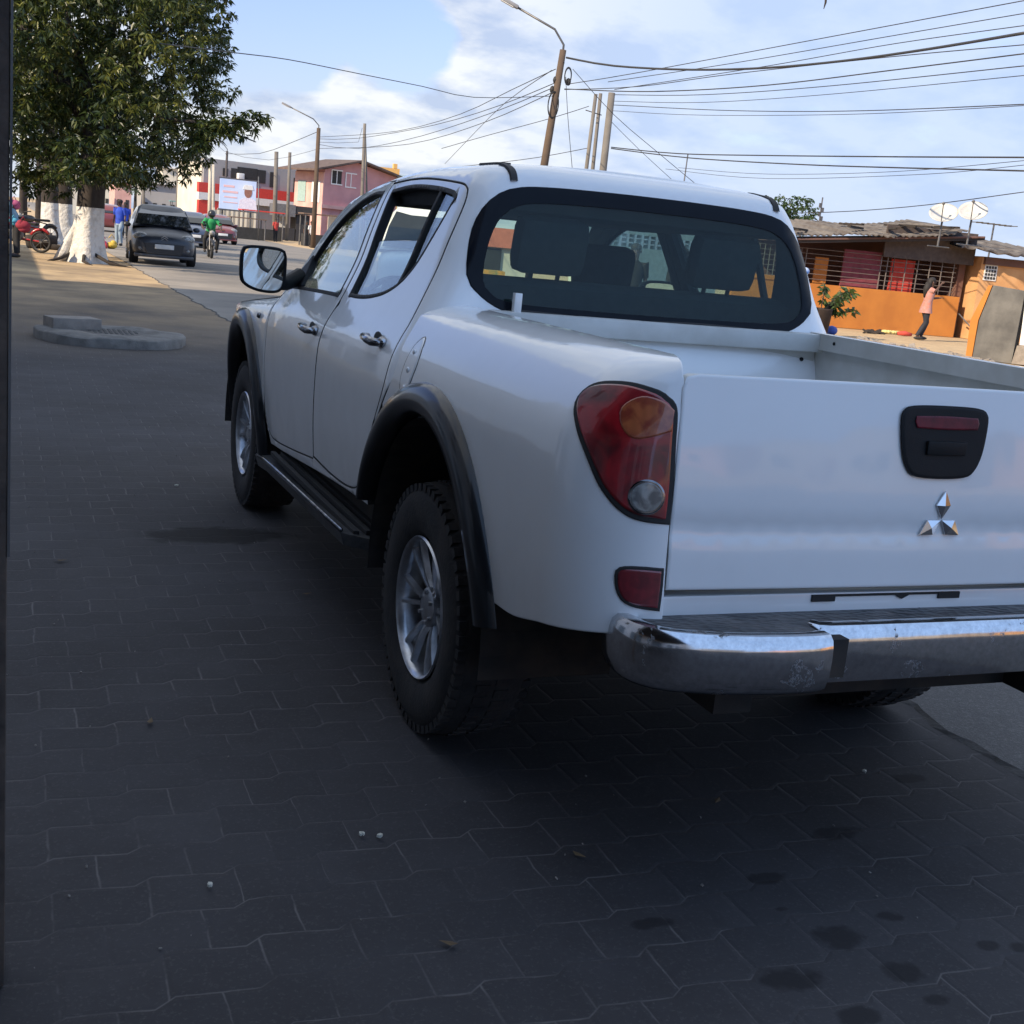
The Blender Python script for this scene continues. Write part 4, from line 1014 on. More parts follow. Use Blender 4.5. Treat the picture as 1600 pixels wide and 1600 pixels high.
# the bough reaching out to the right
for px,py,r in [(345,195,.28),(370,190,.25),(392,182,.2),(412,180,.18),(398,205,.14),(360,205,.2),(420,188,.10),(383,213,.10),(325,205,.4),(310,225,.35)]:
    q=at(px,py,D0-1.2); cc+=crown_centres([(q.x,q.y,q.z,r,r*.7)],240,int(px),base)
print('clusters',len(cc))
leaves('crown',cc,12,.2,big,LEAF,11,L0=.17,wd=.026)
b=MB(); P=[Vector(at(x,y,D0-1.2))-Vector(base) for x,y in ((240,185),(300,190),(350,205),(380,214),(400,222))]
b.tube(P,[.06,.04,.03,.02,.012],7); P=[Vector(at(x,y,D0-1.2))-Vector(base) for x,y in ((320,196),(360,193),(400,190),(418,184))]; b.tube(P,[.03,.025,.018,.01],7)
b.obj('branch',BARK,big,smooth=True)
# trees beyond with whitewashed feet
def small_tree(px,py,D,h,rc,label,name='street_tree',white=True,kind=LEAFD,k=26,seed=1,tr=.22,grp=None,zc=None):
    q=at(px,py,D); bx=np.array([q.x,q.y,0.]); t=empty(name,(q.x,q.y,0),label=label,cat='tree',group=grp)
    hh=h-rc*1.6
    if white: trunkmesh(-.05,1.35,tr,tr*.85,(0,0),.2,seed,14).obj('painted_trunk',WPAINT,t,smooth=True)
    b=trunkmesh(1.35 if white else -.05,max(hh+rc*.6,1.8),tr*.85,tr*.5,(0,0),0,seed,12); b.obj('trunk',BARK,t,smooth=True)
    rg=random.Random(seed); bl=[]
    for i in range(9):
        a=rg.uniform(0,6.28); d=rg.uniform(.2,.75)*rc; bl.append((q.x+d*math.cos(a),q.y+d*math.sin(a),h-rc*rg.uniform(.5,1.25),rc*rg.uniform(.35,.55),rc*rg.uniform(.3,.45)))
    leaves('crown',crown_centres(bl,k,seed,bx),7,.25,t,kind,seed,L0=.26,wd=.06,droop=.3); return t
g=gnd(98,370); small_tree(100,350,math.hypot(g.x-CAM.x,g.y-CAM.y)-8,7.5,2.6,'whitewashed tree trunk just behind the mango, its right neighbour in the row',seed=3,tr=.30)
small_tree(78,350,46,8,3.0,'whitewashed tree trunk farther back, left of the pair behind the mango',seed=4,tr=.32)
small_tree(212,300,135,6.2,2.2,'small round green tree far down the street in front of the pale building',white=False,seed=5,k=16)
small_tree(1212,330,85,7.9,3.0,'rounded green tree crown above the rusty roof at the right',white=False,seed=6,k=30)
for i,(px,D,h) in enumerate(((36,58,8),(60,75,8))): small_tree(px,320,D,h,3.0,['dark tree behind the parked motorbikes at the left edge','farther dark tree in the row behind the whitewashed trunks'][i],white=False,seed=8+i,k=14)
# stump
q=gnd(62,388); t=empty('tree_stump',(q.x,q.y,0),label='sawn grey log lying at the foot of the whitewashed trunks',cat='log')
b=MB(); b.tube([(-.35,-.1,.18),(0,0,.22),(.45,.15,.24)],[.20,.22,.17],12); b.tube([(.1,0,.10),(.6,-.1,.06),(1.1,-.05,.03)],[.10,.08,.04],8); b.obj('log',BARK,t,smooth=True)
# ---------------------------------------------------------------- far street, right side
GREYW=mat('grey_render',(.33,.32,.31),(.29,.285,.28),rough=.9,scale=.6); CREAM=mat('cream_render',(.62,.58,.48),(.52,.48,.40),rough=.9,scale=.6)
PINK=mat('pink_render',(.50,.27,.27),(.40,.21,.22),rough=.9,scale=.7); PINKL=mat('light_pink_render',(.62,.38,.33),(.50,.28,.25),rough=.9,scale=.9)
REDP=mat('red_fascia',(.60,.05,.035),(.48,.04,.03),rough=.6); WH=mat('white_paint',(.72,.72,.70),(.62,.62,.60),rough=.7); ROOFB=mat('brown_roof_sheet',(.13,.09,.075),(.08,.055,.045),rough=.8,scale=3)
ORA=mat('orange_render',(.50,.185,.032),(.40,.14,.025),rough=.85,scale=1.2,bs=.15,bscale=12); PEACH=mat('peach_render',(.60,.34,.155),(.50,.26,.11),rough=.9,scale=1.6,bs=.2,bscale=14)
GREYC=mat('dark_cement_render',(.085,.083,.08),(.15,.145,.135),rough=.95,scale=2.2,bs=.4,bscale=14)
def wing(t,name,m,x0,x1,y0,y1,z0,z1): b=MB(); b.box(x0,x1,y0,y1,z0,z1); return b.obj(name,m,t)
def FR(o,rz):
    Mx=(Matrix.Translation(Vector((o[0],o[1],0)))@Matrix.Rotation(rz,4,'Z')).inverted()
    def f(px,py,yl=0):
        q=Mx@CAM; d=Mx.to_3x3()@ray(px,py); return q+d*((yl-q.y)/d.y)
    return f
# grey two-storey building
c=at(317,300,120); xc,yc=c.x,c.y; PHI=R(14); lg=FR(c,PHI); e=lg(466,300); ztop=at(317,246,120).z
t=empty('grey_building',(xc,yc,0),PHI,label='long grey two storey building with a red fascia band behind the billboard',cat='building')
W_=e.x+5; Dp=6
wing(t,'wall',GREYW,0,W_,0,Dp,0,ztop)
wing(t,'side_wall',CREAM,-.12,0,.2,Dp,0,ztop-.4)
zz=lambda px,py: lg(px,py).z
xx_=lambda px,py: lg(px,py).x
b=MB(); b.box(-.6,W_,-.5,0,zz(330,300)-.1,zz(330,288)+.1); fa=b.obj('fascia',REDP,t); b=MB(); b.box(-.62,W_,-.52,-.0,zz(330,300)-.75,zz(330,300)-.11); b.obj('fascia_stripe',WH,fa)
b=MB(); b.box(-.55,1.4,-.45,0,0,zz(330,300)-.80); b.obj('red_pier',REDP,t)
for px,py,w,h in ((352,269,.5,.7),(367,271,.8,.9),(386,276,2.0,1.6),(408,276,.9,1.2),(426,281,.6,1.4),(462,290,.5,1.4)):
    q=lg(px,py); b=MB(); b.box(q.x-w/2,q.x+w/2,-.06,.1,q.z-h/2,q.z+h/2); b.obj('window',DARK,t)
q=lg(374,276); b=MB(); b.rbox(q.x-.3,q.x+.3,-.5,-.02,q.z-.3,q.z+.3,.05); b.obj('cooling_unit',WH,t,angle=40)
wing(t,'shop_front',mat('shop_front_grey',(.22,.23,.26),(.15,.16,.18),rough=.5),xx_(395,310),W_-.3,-.1,.05,2.2,zz(420,306))
# billboard
D=100; q0=at(343,308,D); 
t=empty('billboard',(0,0,0),label='pale blue advertising billboard with a portrait, in front of the grey building',cat='billboard')
yb=q0.y; q1=onY(400,306,yb); zt=onY(370,281,yb).z; zb=onY(370,328,yb).z
BILL=mat('billboard_blue',(.42,.55,.80),(.62,.70,.84),rough=.6,scale=.35)
t.location=(q0.x,yb,0); wd_=q1.x-q0.x
wing(t,'board',BILL,0,wd_,0,.15,zb,zt)
b=MB(); b.box(-.1,wd_+.1,.02,.12,zb-.12,zb-.01); b.box(-.1,wd_+.1,.02,.12,zt+.01,zt+.1); b.cyl((.3,.3,0),(.3,.3,zt),.08,8); b.cyl((wd_-.3,.3,0),(wd_-.3,.3,zt),.08,8); b.obj('frame',STEEL,t)
sk=mat('poster_brown',(.22,.10,.07),(.3,.14,.1),rough=.6); shirt=mat('poster_white',(.75,.72,.78),(.6,.55,.65),rough=.6)
hx=wd_*.78; hz=zb+(zt-zb)*.62
b=MB(); b.prism([(hx+.30*math.cos(a),hz+.42*math.sin(a)) for a in np.linspace(0,2*PI,18)[:-1]],-.02,0,'y'); b.obj('portrait',sk,t)
b=MB(); b.prism([(hx-.75,zb+.02),(hx+.75,zb+.02),(hx+.62,hz-.6),(hx+.2,hz-.38),(hx-.2,hz-.38),(hx-.62,hz-.6)],-.012,0,'y'); b.obj('portrait_shirt',shirt,t)
b=MB(); b.prism([(hx-.42,hz+.2),(hx+.42,hz+.2),(hx+.3,hz+.55),(hx-.3,hz+.55)],-.03,0,'y'); b.obj('portrait_cap',WH,t)
b=MB()
for i,(a,w2,h2) in enumerate(((.10,.30,.16),(.08,.42,.16),(.12,.36,.10),(.10,.40,.07))): z=zt-.45-i*.42; b.box(wd_*a,wd_*(a+w2),-.012,0,z-h2,z)
b.obj('poster_bar',mat('poster_pink',(.75,.45,.45),(.7,.5,.5),rough=.6),t)
# pale boundary wall with posts, below the billboard
D=104
p0=at(333,345,D); p1=onY(398,345,p0.y)
t=empty('boundary_wall',(p0.x,p0.y,0),label='cream ribbed boundary wall below the billboard',cat='wall'); wl=p1.x-p0.x
b=MB(); b.box(0,wl,0,.15,0,1.9)
for i in range(10): b.box(wl*i/9-.08,wl*i/9+.08,-.1,.0-.001,0,2.05)
b.obj('wall',CREAM,t)
# pink house
D=112; c=at(504,330,D); xc2,yc2=c.x,c.y; PH2=R(20); lp=FR(c,PH2); e=lp(618,330)
t=empty('pink_house',(xc2,yc2,0),PH2,label='two storey pink house with a low brown gable roof',cat='house')
zx=lambda px,py: lp(px,py).z
w2=e.x; apx=lp(560,252).x; hz0=zx(504,262); hz1=zx(560,253); hz2=zx(618,276)
leny=4.6
b=MB(); b.prism([(0,0),(w2,0),(w2,hz2-.1),(apx,hz1-.1),(0,hz0-.1)],0,leny,'y'); b.obj('wall',PINK,t)
b=MB(); b.box(-.10,-.002,.0,leny,.0,hz0-.35); b.obj('street_wall',PINKL,t)  # sunlit side: its light is put into a paler pink than the gable
b=MB(); 
for (a0,z0_,a1,z1_) in ((-1.6,hz0-.35,apx,hz1),(apx,hz1,w2+.9,hz2-.30)):
    V=[(a0,-.8,z0_),(a1,-.8,z1_),(a1,leny+.6,z1_),(a0,leny+.6,z0_)]; V+= [(x,y,z+.16) for x,y,z in V]; b.add(V,[(0,3,2,1),(4,5,6,7),(0,1,5,4),(1,2,6,5),(2,3,7,6),(3,0,4,7)])
b.obj('roof',ROOFB,t)
for px,py in ((526,278),(548,283)):
    q=lp(px,py); xc2=0; o=wing(t,'window',DARK if px<540 else PINK,q.x-xc2-.5,q.x-xc2+.5,-.04,.1,q.z-.5,q.z+.6); b=MB(); b.box(q.x-xc2-.6,q.x-xc2+.6,-.06,-.045,q.z+.6,q.z+.7); b.box(q.x-xc2-.6,q.x-xc2+.6,-.06,-.045,q.z-.6,q.z-.5); b.box(q.x-xc2-.6,q.x-xc2-.5,-.06,-.045,q.z-.5,q.z+.6); b.box(q.x-xc2-.04,q.x-xc2+.04,-.06,-.045,q.z-.5,q.z+.6); b.obj('frame',WH,o)
for y in (.4,2.7):
    wing(t,'shutter',WH if y<1 else mat('teal_shutter',(.30,.42,.40),rough=.7),-.16,-.10,y,y+1.3,3.4,5.2)
wing(t,'ledge',PINKL,-.35,w2,-.35,-.0,zx(520,322)-.25,zx(520,322)+.05)
wing(t,'awning',mat('dark_awning',(.06,.05,.05),rough=.8),.5,w2-1,-2.0,-.36,zx(540,338)-.15,zx(540,338))
for k in range(4): wing(t,'shop_door',DARK if k%2 else CREAM,.6+k*2.0,2.0+k*2.0,-.05,.1,.05,2.3)
# orange-yellow building behind
q=at(606,275,140); t=empty('yellow_building',(q.x,q.y,0),label='ochre yellow building showing over the right slope of the pink roof',cat='building')
OCH=mat('ochre_render',(.66,.40,.14),(.55,.32,.1),rough=.9); wing(t,'wall',OCH,-3,1.3,0,8,0,at(606,262,140).z); wing(t,'chimney',OCH,.6,1.0,-.02,.5,at(606,262,140).z,at(606,262,140).z+.5)
# kiosk
g=gnd(432,374); g2=gnd(485,379)
t=empty('kiosk',(g.x,g.y,0),label='black open fronted kiosk at the roadside below the pink house',cat='kiosk'); kw=g2.x-g.x
kz=onY(455,320,g.y).z; BK=mat('kiosk_black',(.018,.017,.018),(.03,.028,.03),rough=.7); KG=mat('kiosk_grey',(.13,.13,.14),(.09,.09,.1),rough=.7)
wing(t,'roof_sign',KG,-.2,kw*.52,-.3,2.6,kz-.95,kz); wing(t,'roof',BK,kw*.52,kw+.2,-.25,2.6,kz-.7,kz-.05); wing(t,'side_panel',BK,kw*.58,kw,0,2.4,0,kz-.72); wing(t,'counter',BK,0,kw*.55,0,.5,0,1.0); wing(t,'post',STEEL,0,.12,.0,.12,1.0,kz-.96); wing(t,'curtain',WH,.3,kw*.5,2.2,2.3,1.0,kz-1.)
# roadside stalls and heaps
def stall(px,py,D,w,h,cols,label,cat='market stall'):
    q=at(px,py,D); t=empty('market_stall',(q.x,q.y,0),label=label,cat=cat)
    b=MB(); b.box(-w/2,w/2,-.9,.9,h-.08,h); b.obj('roof',cols[0],t)
    for sx in (-1,1):
        for sy in (-1,1): b=MB(); b.cyl((sx*w*.46,sy*.8,0),(sx*w*.46,sy*.8,h-.08),.05,6); b.obj('post',STEEL,t)
    b=MB(); b.box(-w*.45,w*.45,-.7,.5,.0,.8); b.obj('counter',cols[1],t)
    return t
RUSTR=mat('rusty_roof',(.20,.13,.09),(.10,.07,.06),rough=.9); BLU=mat('blue_tarp',(.05,.12,.35),rough=.7); TEAL=mat('teal_board',(.10,.30,.30),rough=.7)
stall(408,345,96,3.2,2.1,(REDP,DARK),'low red roofed stall left of the black kiosk')
stall(385,350,92,2.6,1.5,(RUSTR,DARK),'rusty roofed stall under the billboard')
stall(515,372,88,4.2,2.2,(RUSTR,DARK),'brown roofed stall right of the lamp pole, under the pink house')
stall(300,320,150,5,2.6,(TEAL,WH),'teal and white stall beside the red pier')
# pale far buildings behind the car
def farb(px0,px1,py,D,m,label,h=None,wins=3):
    q=at(px0,py,D); e=onY(px1,py,q.y); w=e.x-q.x; t=empty('far_building',(q.x,q.y,0),label=label,cat='building')
    wing(t,'wall',m,0,w,0,9,0,q.z)
    n=wins
    for fl in range(max(1,int(q.z/3))):
        for i in range(n): wing(t,'window',DARK,w*(i+.3)/n,w*(i+.7)/n,-.04,.1,1+fl*3,2.3+fl*3)
    wing(t,'roof_slab',WH,-.2,w+.2,-.6,9.2,q.z,q.z+.25); return t
farb(150,186,268,190,CREAM,'pale cream building just right of the mango trunk, far down the street')
farb(180,206,285,170,PINKL,'low pinkish building between the cream one and the round tree',wins=2)
farb(222,278,285,180,GREYW,'grey balconied building behind the dark car roof',wins=4)
farb(255,300,262,200,CREAM,'tall cream building behind the concrete poles',wins=3)
farb(100,150,280,160,CREAM,'cream building seen between the tree trunks',wins=3)
# ---------------------------------------------------------------- right side: orange house
wl=gnd(1318,514); wr=gnd(1489,526)
ang=math.atan2(-.55,.83); # wall runs towards the lower right
dirv=Vector((math.cos(R(-31)),math.sin(R(-31)),0))
# keep the right hand end where it is seen, run the wall back to the left along a heading that catches the sun
wr=gnd(1489,527)
RZ=R(-9)
def frame_at(o,rz): return Matrix.Translation(o)@Matrix.Rotation(rz,4,'Z')
t=empty('orange_house',(wr.x,wr.y,0),RZ,label='low orange house with a barred porch and a sagging grey sheet roof',cat='house')
Mi=frame_at(wr,RZ).inverted()
def loc(px,py,yl):
    # pixel -> local point on the plane y=yl of the house frame
    o=Mi@CAM; d=(Mi.to_3x3()@ray(px,py)); return o+d*((yl-o.y)/d.y)
wall_h=loc(1400,455,0).z
xl=loc(1240,500,0).x
print('house',wr,math.degrees(RZ),wall_h,xl)
wing(t,'low_wall',ORA,xl-2,0,0,.22,0,wall_h)
wing(t,'wall_cap',ORA,xl-2,-(xl-loc(1330,420,0).x)*0-4.9,-.03,.25,wall_h,wall_h+.12)
BROWN=mat('brown_porch_wall',(.17,.085,.06),(.11,.06,.05),rough=.9,scale=1.5); MAR=mat('maroon_cloth',(.22,.05,.07),(.16,.04,.05),rough=.9)
rt=loc(1500,360,0).z; rtl=loc(1280,372,0).z
print('roof',rt,rtl)
PBW=True
wing(t,'gable_board',mat('grey_timber',(.09,.07,.06),(.06,.045,.04),rough=.9),loc(1380,400,0).x,.25,-.02,.05,loc(1420,405,0).z,rt-.05)
wing(t,'side_wall',BROWN,.0,.22,.3,2.0,0,rt-.1)
b=MB()
x=xl-1.5
GR=mat('dull_grille',(.17,.145,.13),(.12,.10,.09),rough=.6)
zt_=loc(1330,395,0).z
for k in range(12): x=xl-1.6+k*.16; b.cyl((x,.1,wall_h),(x,.1,zt_),.014,5)
for x0,x1 in ((loc(1375,440,0).x,loc(1395,440,0).x),(loc(1395,440,0).x,loc(1490,440,0).x)):
    n=max(2,int((x1-x0)/.35))
    for k in range(n+1): x=x0+(x1-x0)*k/n; b.cyl((x,.1,wall_h),(x,.1,zt_),.016,5)
for k in range(7): z=wall_h+.12+k*.14; b.cyl((xl-1.6,.1,z),(-.2,.1,z),.010,5)
b.obj('grille',GR,t)
a=loc(1300,430,.3); bq=loc(1375,430,.3); wing(t,'maroon_panel',MAR,a.x+.3,bq.x,.3,.36,wall_h-.1,loc(1330,390,.3).z)
a=loc(1390,430,.3); bq=loc(1412,430,.3); wing(t,'red_cloth',mat('red_cloth',(.5,.05,.035),rough=.9),a.x,bq.x+.3,.28,.33,wall_h-.1,loc(1400,405,.3).z)
a=loc(1281,415,.3); wing(t,'orange_panel',ORA,a.x-.15,a.x+.25,.3,.36,wall_h,loc(1283,402,.3).z)
# corrugated sagging roof
ROOFG=mat('weathered_roof_sheet',(.15,.135,.12),(.075,.062,.055),rough=.9,scale=2.2,bs=.4,bscale=10)
V=[];F=[]; x0=loc(1236,370,-.6).x-.6; x1=loc(1507,362,-.6).x+.1; nx=150; ny=8
eave_l=loc(1260,375,-.6).z; eave_r=loc(1500,362,-.6).z
rg=random.Random(4); jit=[rg.uniform(-.035,.035) for _ in range(40)]
for i in range(nx+1):
    tt=i/nx; x=x0+(x1-x0)*tt
    for j in range(ny+1):
        s=j/ny; zz_=eave_l+(eave_r-eave_l)*tt+.02*math.sin(i*1.35)+jit[int(tt*16)]*(1 if j<6 else .5)+.05*math.sin(tt*7)
        rise=(.30+.06*tt)+.06*math.sin(tt*5)
        V.append((x,-.6-jit[int(tt*16)+9]*3*(1-s)+s*3.4,zz_+rise*s))
for i in range(nx):
    for j in range(ny): a=i*(ny+1)+j; F.append((a,a+ny+1,a+ny+2,a+1))
nV=len(V); V+=[(x,y,z-.03) for x,y,z in V]; F+=[tuple(nV+q for q in reversed(f)) for f in F]
for i in range(nx): a=i*(ny+1); F.append((a,nV+a,nV+a+ny+1,a+ny+1))
b=MB(); b.add(V,F); rf=b.obj('roof',ROOFG,t)
b=MB(); b.prism([(x0+.1,eave_l-.10),(.15,eave_r-.10),(.15,eave_r-.05),(x0+.1,eave_l-.05)],-.5,2.15,'y'); b.obj('porch_ceiling',BROWN,t)
b=MB(); b.prism([(x0+.1,0),(.1,0),(.1,eave_r-.11),(x0+.1,eave_l-.11)],2.0,2.14,'y'); b.obj('porch_back_wall',BROWN,t)
rg=random.Random(9)
for k in range(9):
    b=MB()
    x=x0+(x1-x0)*rg.random(); y=rg.uniform(-.6,.8); M=Matrix.Translation((x,y,eave_l+(eave_r-eave_l)*(x-x0)/(x1-x0)+.12+.1*(y+.6)))@Matrix.Rotation(rg.uniform(-1.2,1.2),4,'Z'); b.box(-.05,.05,-.5,.5,0,.05,0,M); b.obj('roof_timber',BARK,rf)
b=MB(); b.prism([(x0+.3,eave_l-.16),(.2,eave_r-.16),(.2,eave_r-.05),(x0+.3,eave_l-.05)],-.45,-.40,'y'); b.obj('fascia',mat('dark_fascia',(.05,.04,.035),rough=.9),t)
# satellite dishes (each its own thing)
DISH=mat('white_dish',(.50,.49,.46),(.42,.41,.38),rough=.5)
def dish(px,py,D,label,rad=.36):
    q=at(px,py,D); t=empty('satellite_dish',tuple(q-Vector((0,0,.45))),label=label,cat='satellite dish',group='satellite dishes on the sheet roof')
    ax=Vector((-.52,-.50,.70)).normalized(); M=Matrix.Translation((0,0,.45))@ax.to_track_quat('Z','Y').to_matrix().to_4x4()
    V=[];F=[];n=28
    for i in range(7):
        r=rad*i/6
        for j in range(n): V.append(M@Vector((r*math.cos(2*PI*j/n),r*.92*math.sin(2*PI*j/n),.32*r*r/rad)))
    for i in range(6):
        for j in range(n): F.append((i*n+j,i*n+(j+1)%n,(i+1)*n+(j+1)%n,(i+1)*n+j))
    k=len(V); V+=[v-ax*.012 for v in V]; F+=[tuple(k+a for a in reversed(f)) for f in F]; F+=[(6*n+j,6*n+(j+1)%n,k+6*n+(j+1)%n,k+6*n+j) for j in range(n)]
    b=MB(); b.add(V,F); b.obj('reflector_dish',DISH,t,smooth=True)
    b=MB(); tip=M@Vector((-.0,-.10,.50)); b.cyl(M@Vector((0,-rad*.9,.12)),tip,.012,6); b.ball(tip,.04,8); b.obj('feed_arm',STEEL,t)
    b=MB(); b.cyl((0,.03,-.35),(.02,.03,.40),.025,8); b.cyl((-.35,.0,-.33),(.35,.0,-.33),.018,6); b.obj('mast',STEEL,t)
    return t
dish(1474,337,34,'left of the two white satellite dishes on the rusty roof'); dish(1520,334,34,'right of the two white satellite dishes, nearer the roof end')
# second house at the far right
c1=gnd(1500,540)
h2=frame_at(wr+Vector((.3,-.2,0)),RZ+R(6))
t=empty('peach_house',tuple(wr+(Matrix.Rotation(RZ,3,'Z')@Vector((.36,-.25,0)))),RZ-R(3),label='peach house with a sheet roof and a pierced block vent, right of the orange house',cat='house')
Mi2=(Matrix.Translation(t.location)@Matrix.Rotation(RZ-R(3),4,'Z')).inverted()
def loc2(px,py,yl):
    o=Mi2@CAM; d=(Mi2.to_3x3()@ray(px,py)); return o+d*((yl-o.y)/d.y)
hz=loc2(1560,403,0).z; print('peach',hz)
wing(t,'wall',PEACH,0,7,0,4,0,hz)
q=loc2(1547,426,0); b=MB(); b.box(q.x-.20,q.x+.20,-.03,.02,q.z-.23,q.z+.23); vt=b.obj('vent_block',WH,t)
b=MB()
for i in range(4):
    for j in range(4): b.box(q.x-.17+i*.09,q.x-.11+i*.09,-.045,-.031,q.z-.19+j*.10,q.z-.12+j*.10)
b.obj('vent_hole',DARK,vt)
V=[];F=[]; nx=60; xA=loc2(1500,395,-.5).x; z_e=loc2(1570,392,-.5).z
for i in range(nx+1):
    x=xA+i*(8)/nx
    for j in range(5):
        s=j/4; V.append((x,-.55+s*3+.08*math.sin(i*.9)*(1-s)+.05*math.sin(i*.33),z_e+.035*math.sin(i*1.9)+.42*s-.004*i+.03*math.sin(i*.4)))
for i in range(nx):
    for j in range(4): a=i*5+j; F.append((a,a+5,a+6,a+1))
nV=len(V); V+=[(x,y,z-.05) for x,y,z in V]; F+=[tuple(nV+q_ for q_ in reversed(f)) for f in F]
for i in range(nx): a=i*5; F.append((a,nV+a,nV+a+5,a+5))
b=MB(); b.add(V,F); b.obj('roof',ROOFG,t)
wing(t,'soffit_beam',BROWN,0.05,7,-.12,-.01,hz-.22,hz-.02)
b=MB(); q=loc2(1505,493,-.2); b.tube([loc2(1498,490,-.1),loc2(1520,515,-.4)],.02,6); b.obj('leaning_rod',STEEL,t)
# dark cement wall with orange reveal
a=gnd(1519,560); b_=gnd(1578,568)
dv=(b_-a).normalized(); RZ3=math.atan2(dv.y,dv.x)
t=empty('cement_wall',(a.x,a.y,0),RZ3,label='dark grey cement wall with a sloping orange painted edge at the right',cat='wall')
Mi3=(Matrix.Translation(t.location)@Matrix.Rotation(RZ3,4,'Z')).inverted()
def loc3(px,py,yl=0):
    o=Mi3@CAM; d=(Mi3.to_3x3()@ray(px,py)); return o+d*((yl-o.y)/d.y)
Q=[loc3(1519,560),loc3(1580,568),loc3(1590,540),loc3(1602,455),loc3(1552,446),loc3(1530,500)]
b=MB(); b.prism([(q.x,max(q.z,-.05)) for q in (Q[0],Q[1],Q[3],Q[4],Q[5])],0,.2,'y'); b.obj('cement_panel',GREYC,t)
Q2=[loc3(1509,559),loc3(1518.5,560),loc3(1529,500),loc3(1551,446),loc3(1545,446),loc3(1517,500)]
b=MB(); b.prism([(q.x,max(q.z,-.05)) for q in Q2],-.02,.3,'y'); b.obj('orange_reveal',ORA,t)
Q3=[loc3(1583,568),loc3(1640,575),loc3(1640,540),loc3(1592,540)]
b=MB(); b.prism([(q.x,max(q.z,-.05)) for q in Q3],-.1,.6,'y'); b.obj('concrete_foot',CONC2,t)
Q3=[loc3(1593,539),loc3(1660,545),loc3(1660,455),loc3(1604,455)]
b=MB(); b.prism([(q.x,max(q.z,-.05)) for q in Q3],.0,.4,'y'); b.obj('white_panel',WH,t)
# low ledge with rubble in front of the wall
def scatter(name,label,cat,pts,m,smin,smax,seed,kind=None,n=60):
    rg=random.Random(seed); b=MB()
    for _ in range(n):
        px=rg.uniform(pts[0],pts[1]); py=pts[2]+(px-pts[0])/(pts[1]-pts[0])*(pts[3]-pts[2])+rg.uniform(-pts[4],pts[4]); g=gnd(px,py); s=rg.uniform(smin,smax)
        M=Matrix.Translation((g.x,g.y,s*.3))@Euler((rg.uniform(-.4,.4),rg.uniform(-.4,.4),rg.uniform(0,3))).to_matrix().to_4x4(); b.rbox(-s,s,-s*.7,s*.7,-s*.4,s*.4,s*.15,0,M)
    o=b.obj(name,m); tag(o,label,cat,kind=kind); return o
scatter('rubble','pale rubble strewn along the roadside behind the bed rail','rubble',(1340,1560,532,572,4),CONC2,.03,.10,2,'stuff',110)
scatter('leaf_litter','dry brown leaf litter before the orange wall','leaves',(1350,1385,519,520,2),BARK,.03,.08,3,'stuff',40)
g0=gnd(1382,521); g1=gnd(1400,522); b=MB(); rg=random.Random(8)
for _ in range(16): b.ball((g0.x+(g1.x-g0.x)*rg.random(),g0.y+(g1.y-g0.y)*rg.random(),.05),(rg.uniform(.05,.12),.08,.05),8)
tag(b.obj('yellow_rag',mat('yellow_cloth',(.62,.55,.22),rough=.9),smooth=True),'crumpled yellow cloth lying before the orange wall','cloth')
g0=gnd(1402,524); g1=gnd(1424,526); b=MB(); b.tube([g0+Vector((0,0,.06)),g0.lerp(g1,.5)+Vector((0,0,.07)),g1+Vector((0,0,.05))],[.05,.07,.04],8)
tag(b.obj('red_roll',mat('red_fabric_roll',(.55,.07,.05),rough=.9),smooth=True),'long red roll lying left of the standing woman','cloth')
# potted shrub by the corner
g=gnd(1277,524); t=empty('potted_shrub',(g.x,g.y,0),label='straggly shrub in a dark pot at the left end of the orange wall',cat='plant')
b=MB(); b.lathe([(0,.0),(0,.22),(.62,.28),(.66,.30),(.66,.25),(.6,.24)],'z',n=20); b.obj('pot',mat('dark_pot',(.035,.022,.018),(.02,.014,.012),rough=.8),t,smooth=True)
cs=[];b=MB(); rg=random.Random(5)
for k in range(9):
    a=rg.uniform(-1.2,1.2); l=rg.uniform(.4,.95); p=Vector((math.cos(a)*l*1.0,math.sin(a)*l*-.6,.5+rg.uniform(.1,.7))); b.tube([(.0,0,.5),(p.x*.5,p.y*.5,p.z*.8),tuple(p)],.012,5)
    for s in (.5,.7,.9,1.): q=Vector((0,0,.5)).lerp(p,s); cs.append((q.x,q.y,q.z,.1,.7))
b.obj('stem',BARK,t); leaves('foliage',cs,12,.1,t,LEAFD,5,L0=.16,wd=.04,droop=.1)
g=gnd(1298,524); b=MB(); b.ball((g.x,g.y,.12),(.16,.13,.12),12); tag(b.obj('blue_bag',mat('blue_plastic',(.04,.10,.45),rough=.5),smooth=True),'small blue bag on the ground right of the potted shrub','bag')
q=at(1257,424,30); b=MB(); b.ball((q.x,q.y,q.z),(.12,.12,.10),10); b.ball((q.x-.05,q.y,q.z-.18),(.10,.1,.12),10); b.cyl((q.x,q.y,0),(q.x,q.y,q.z),.03,6); tag(b.obj('wrapped_post',mat('white_blue_cloth',(.6,.65,.75),(.1,.25,.6),rough=.8,scale=4),smooth=True),'white and blue cloth tied round a stake just right of the cab','cloth')
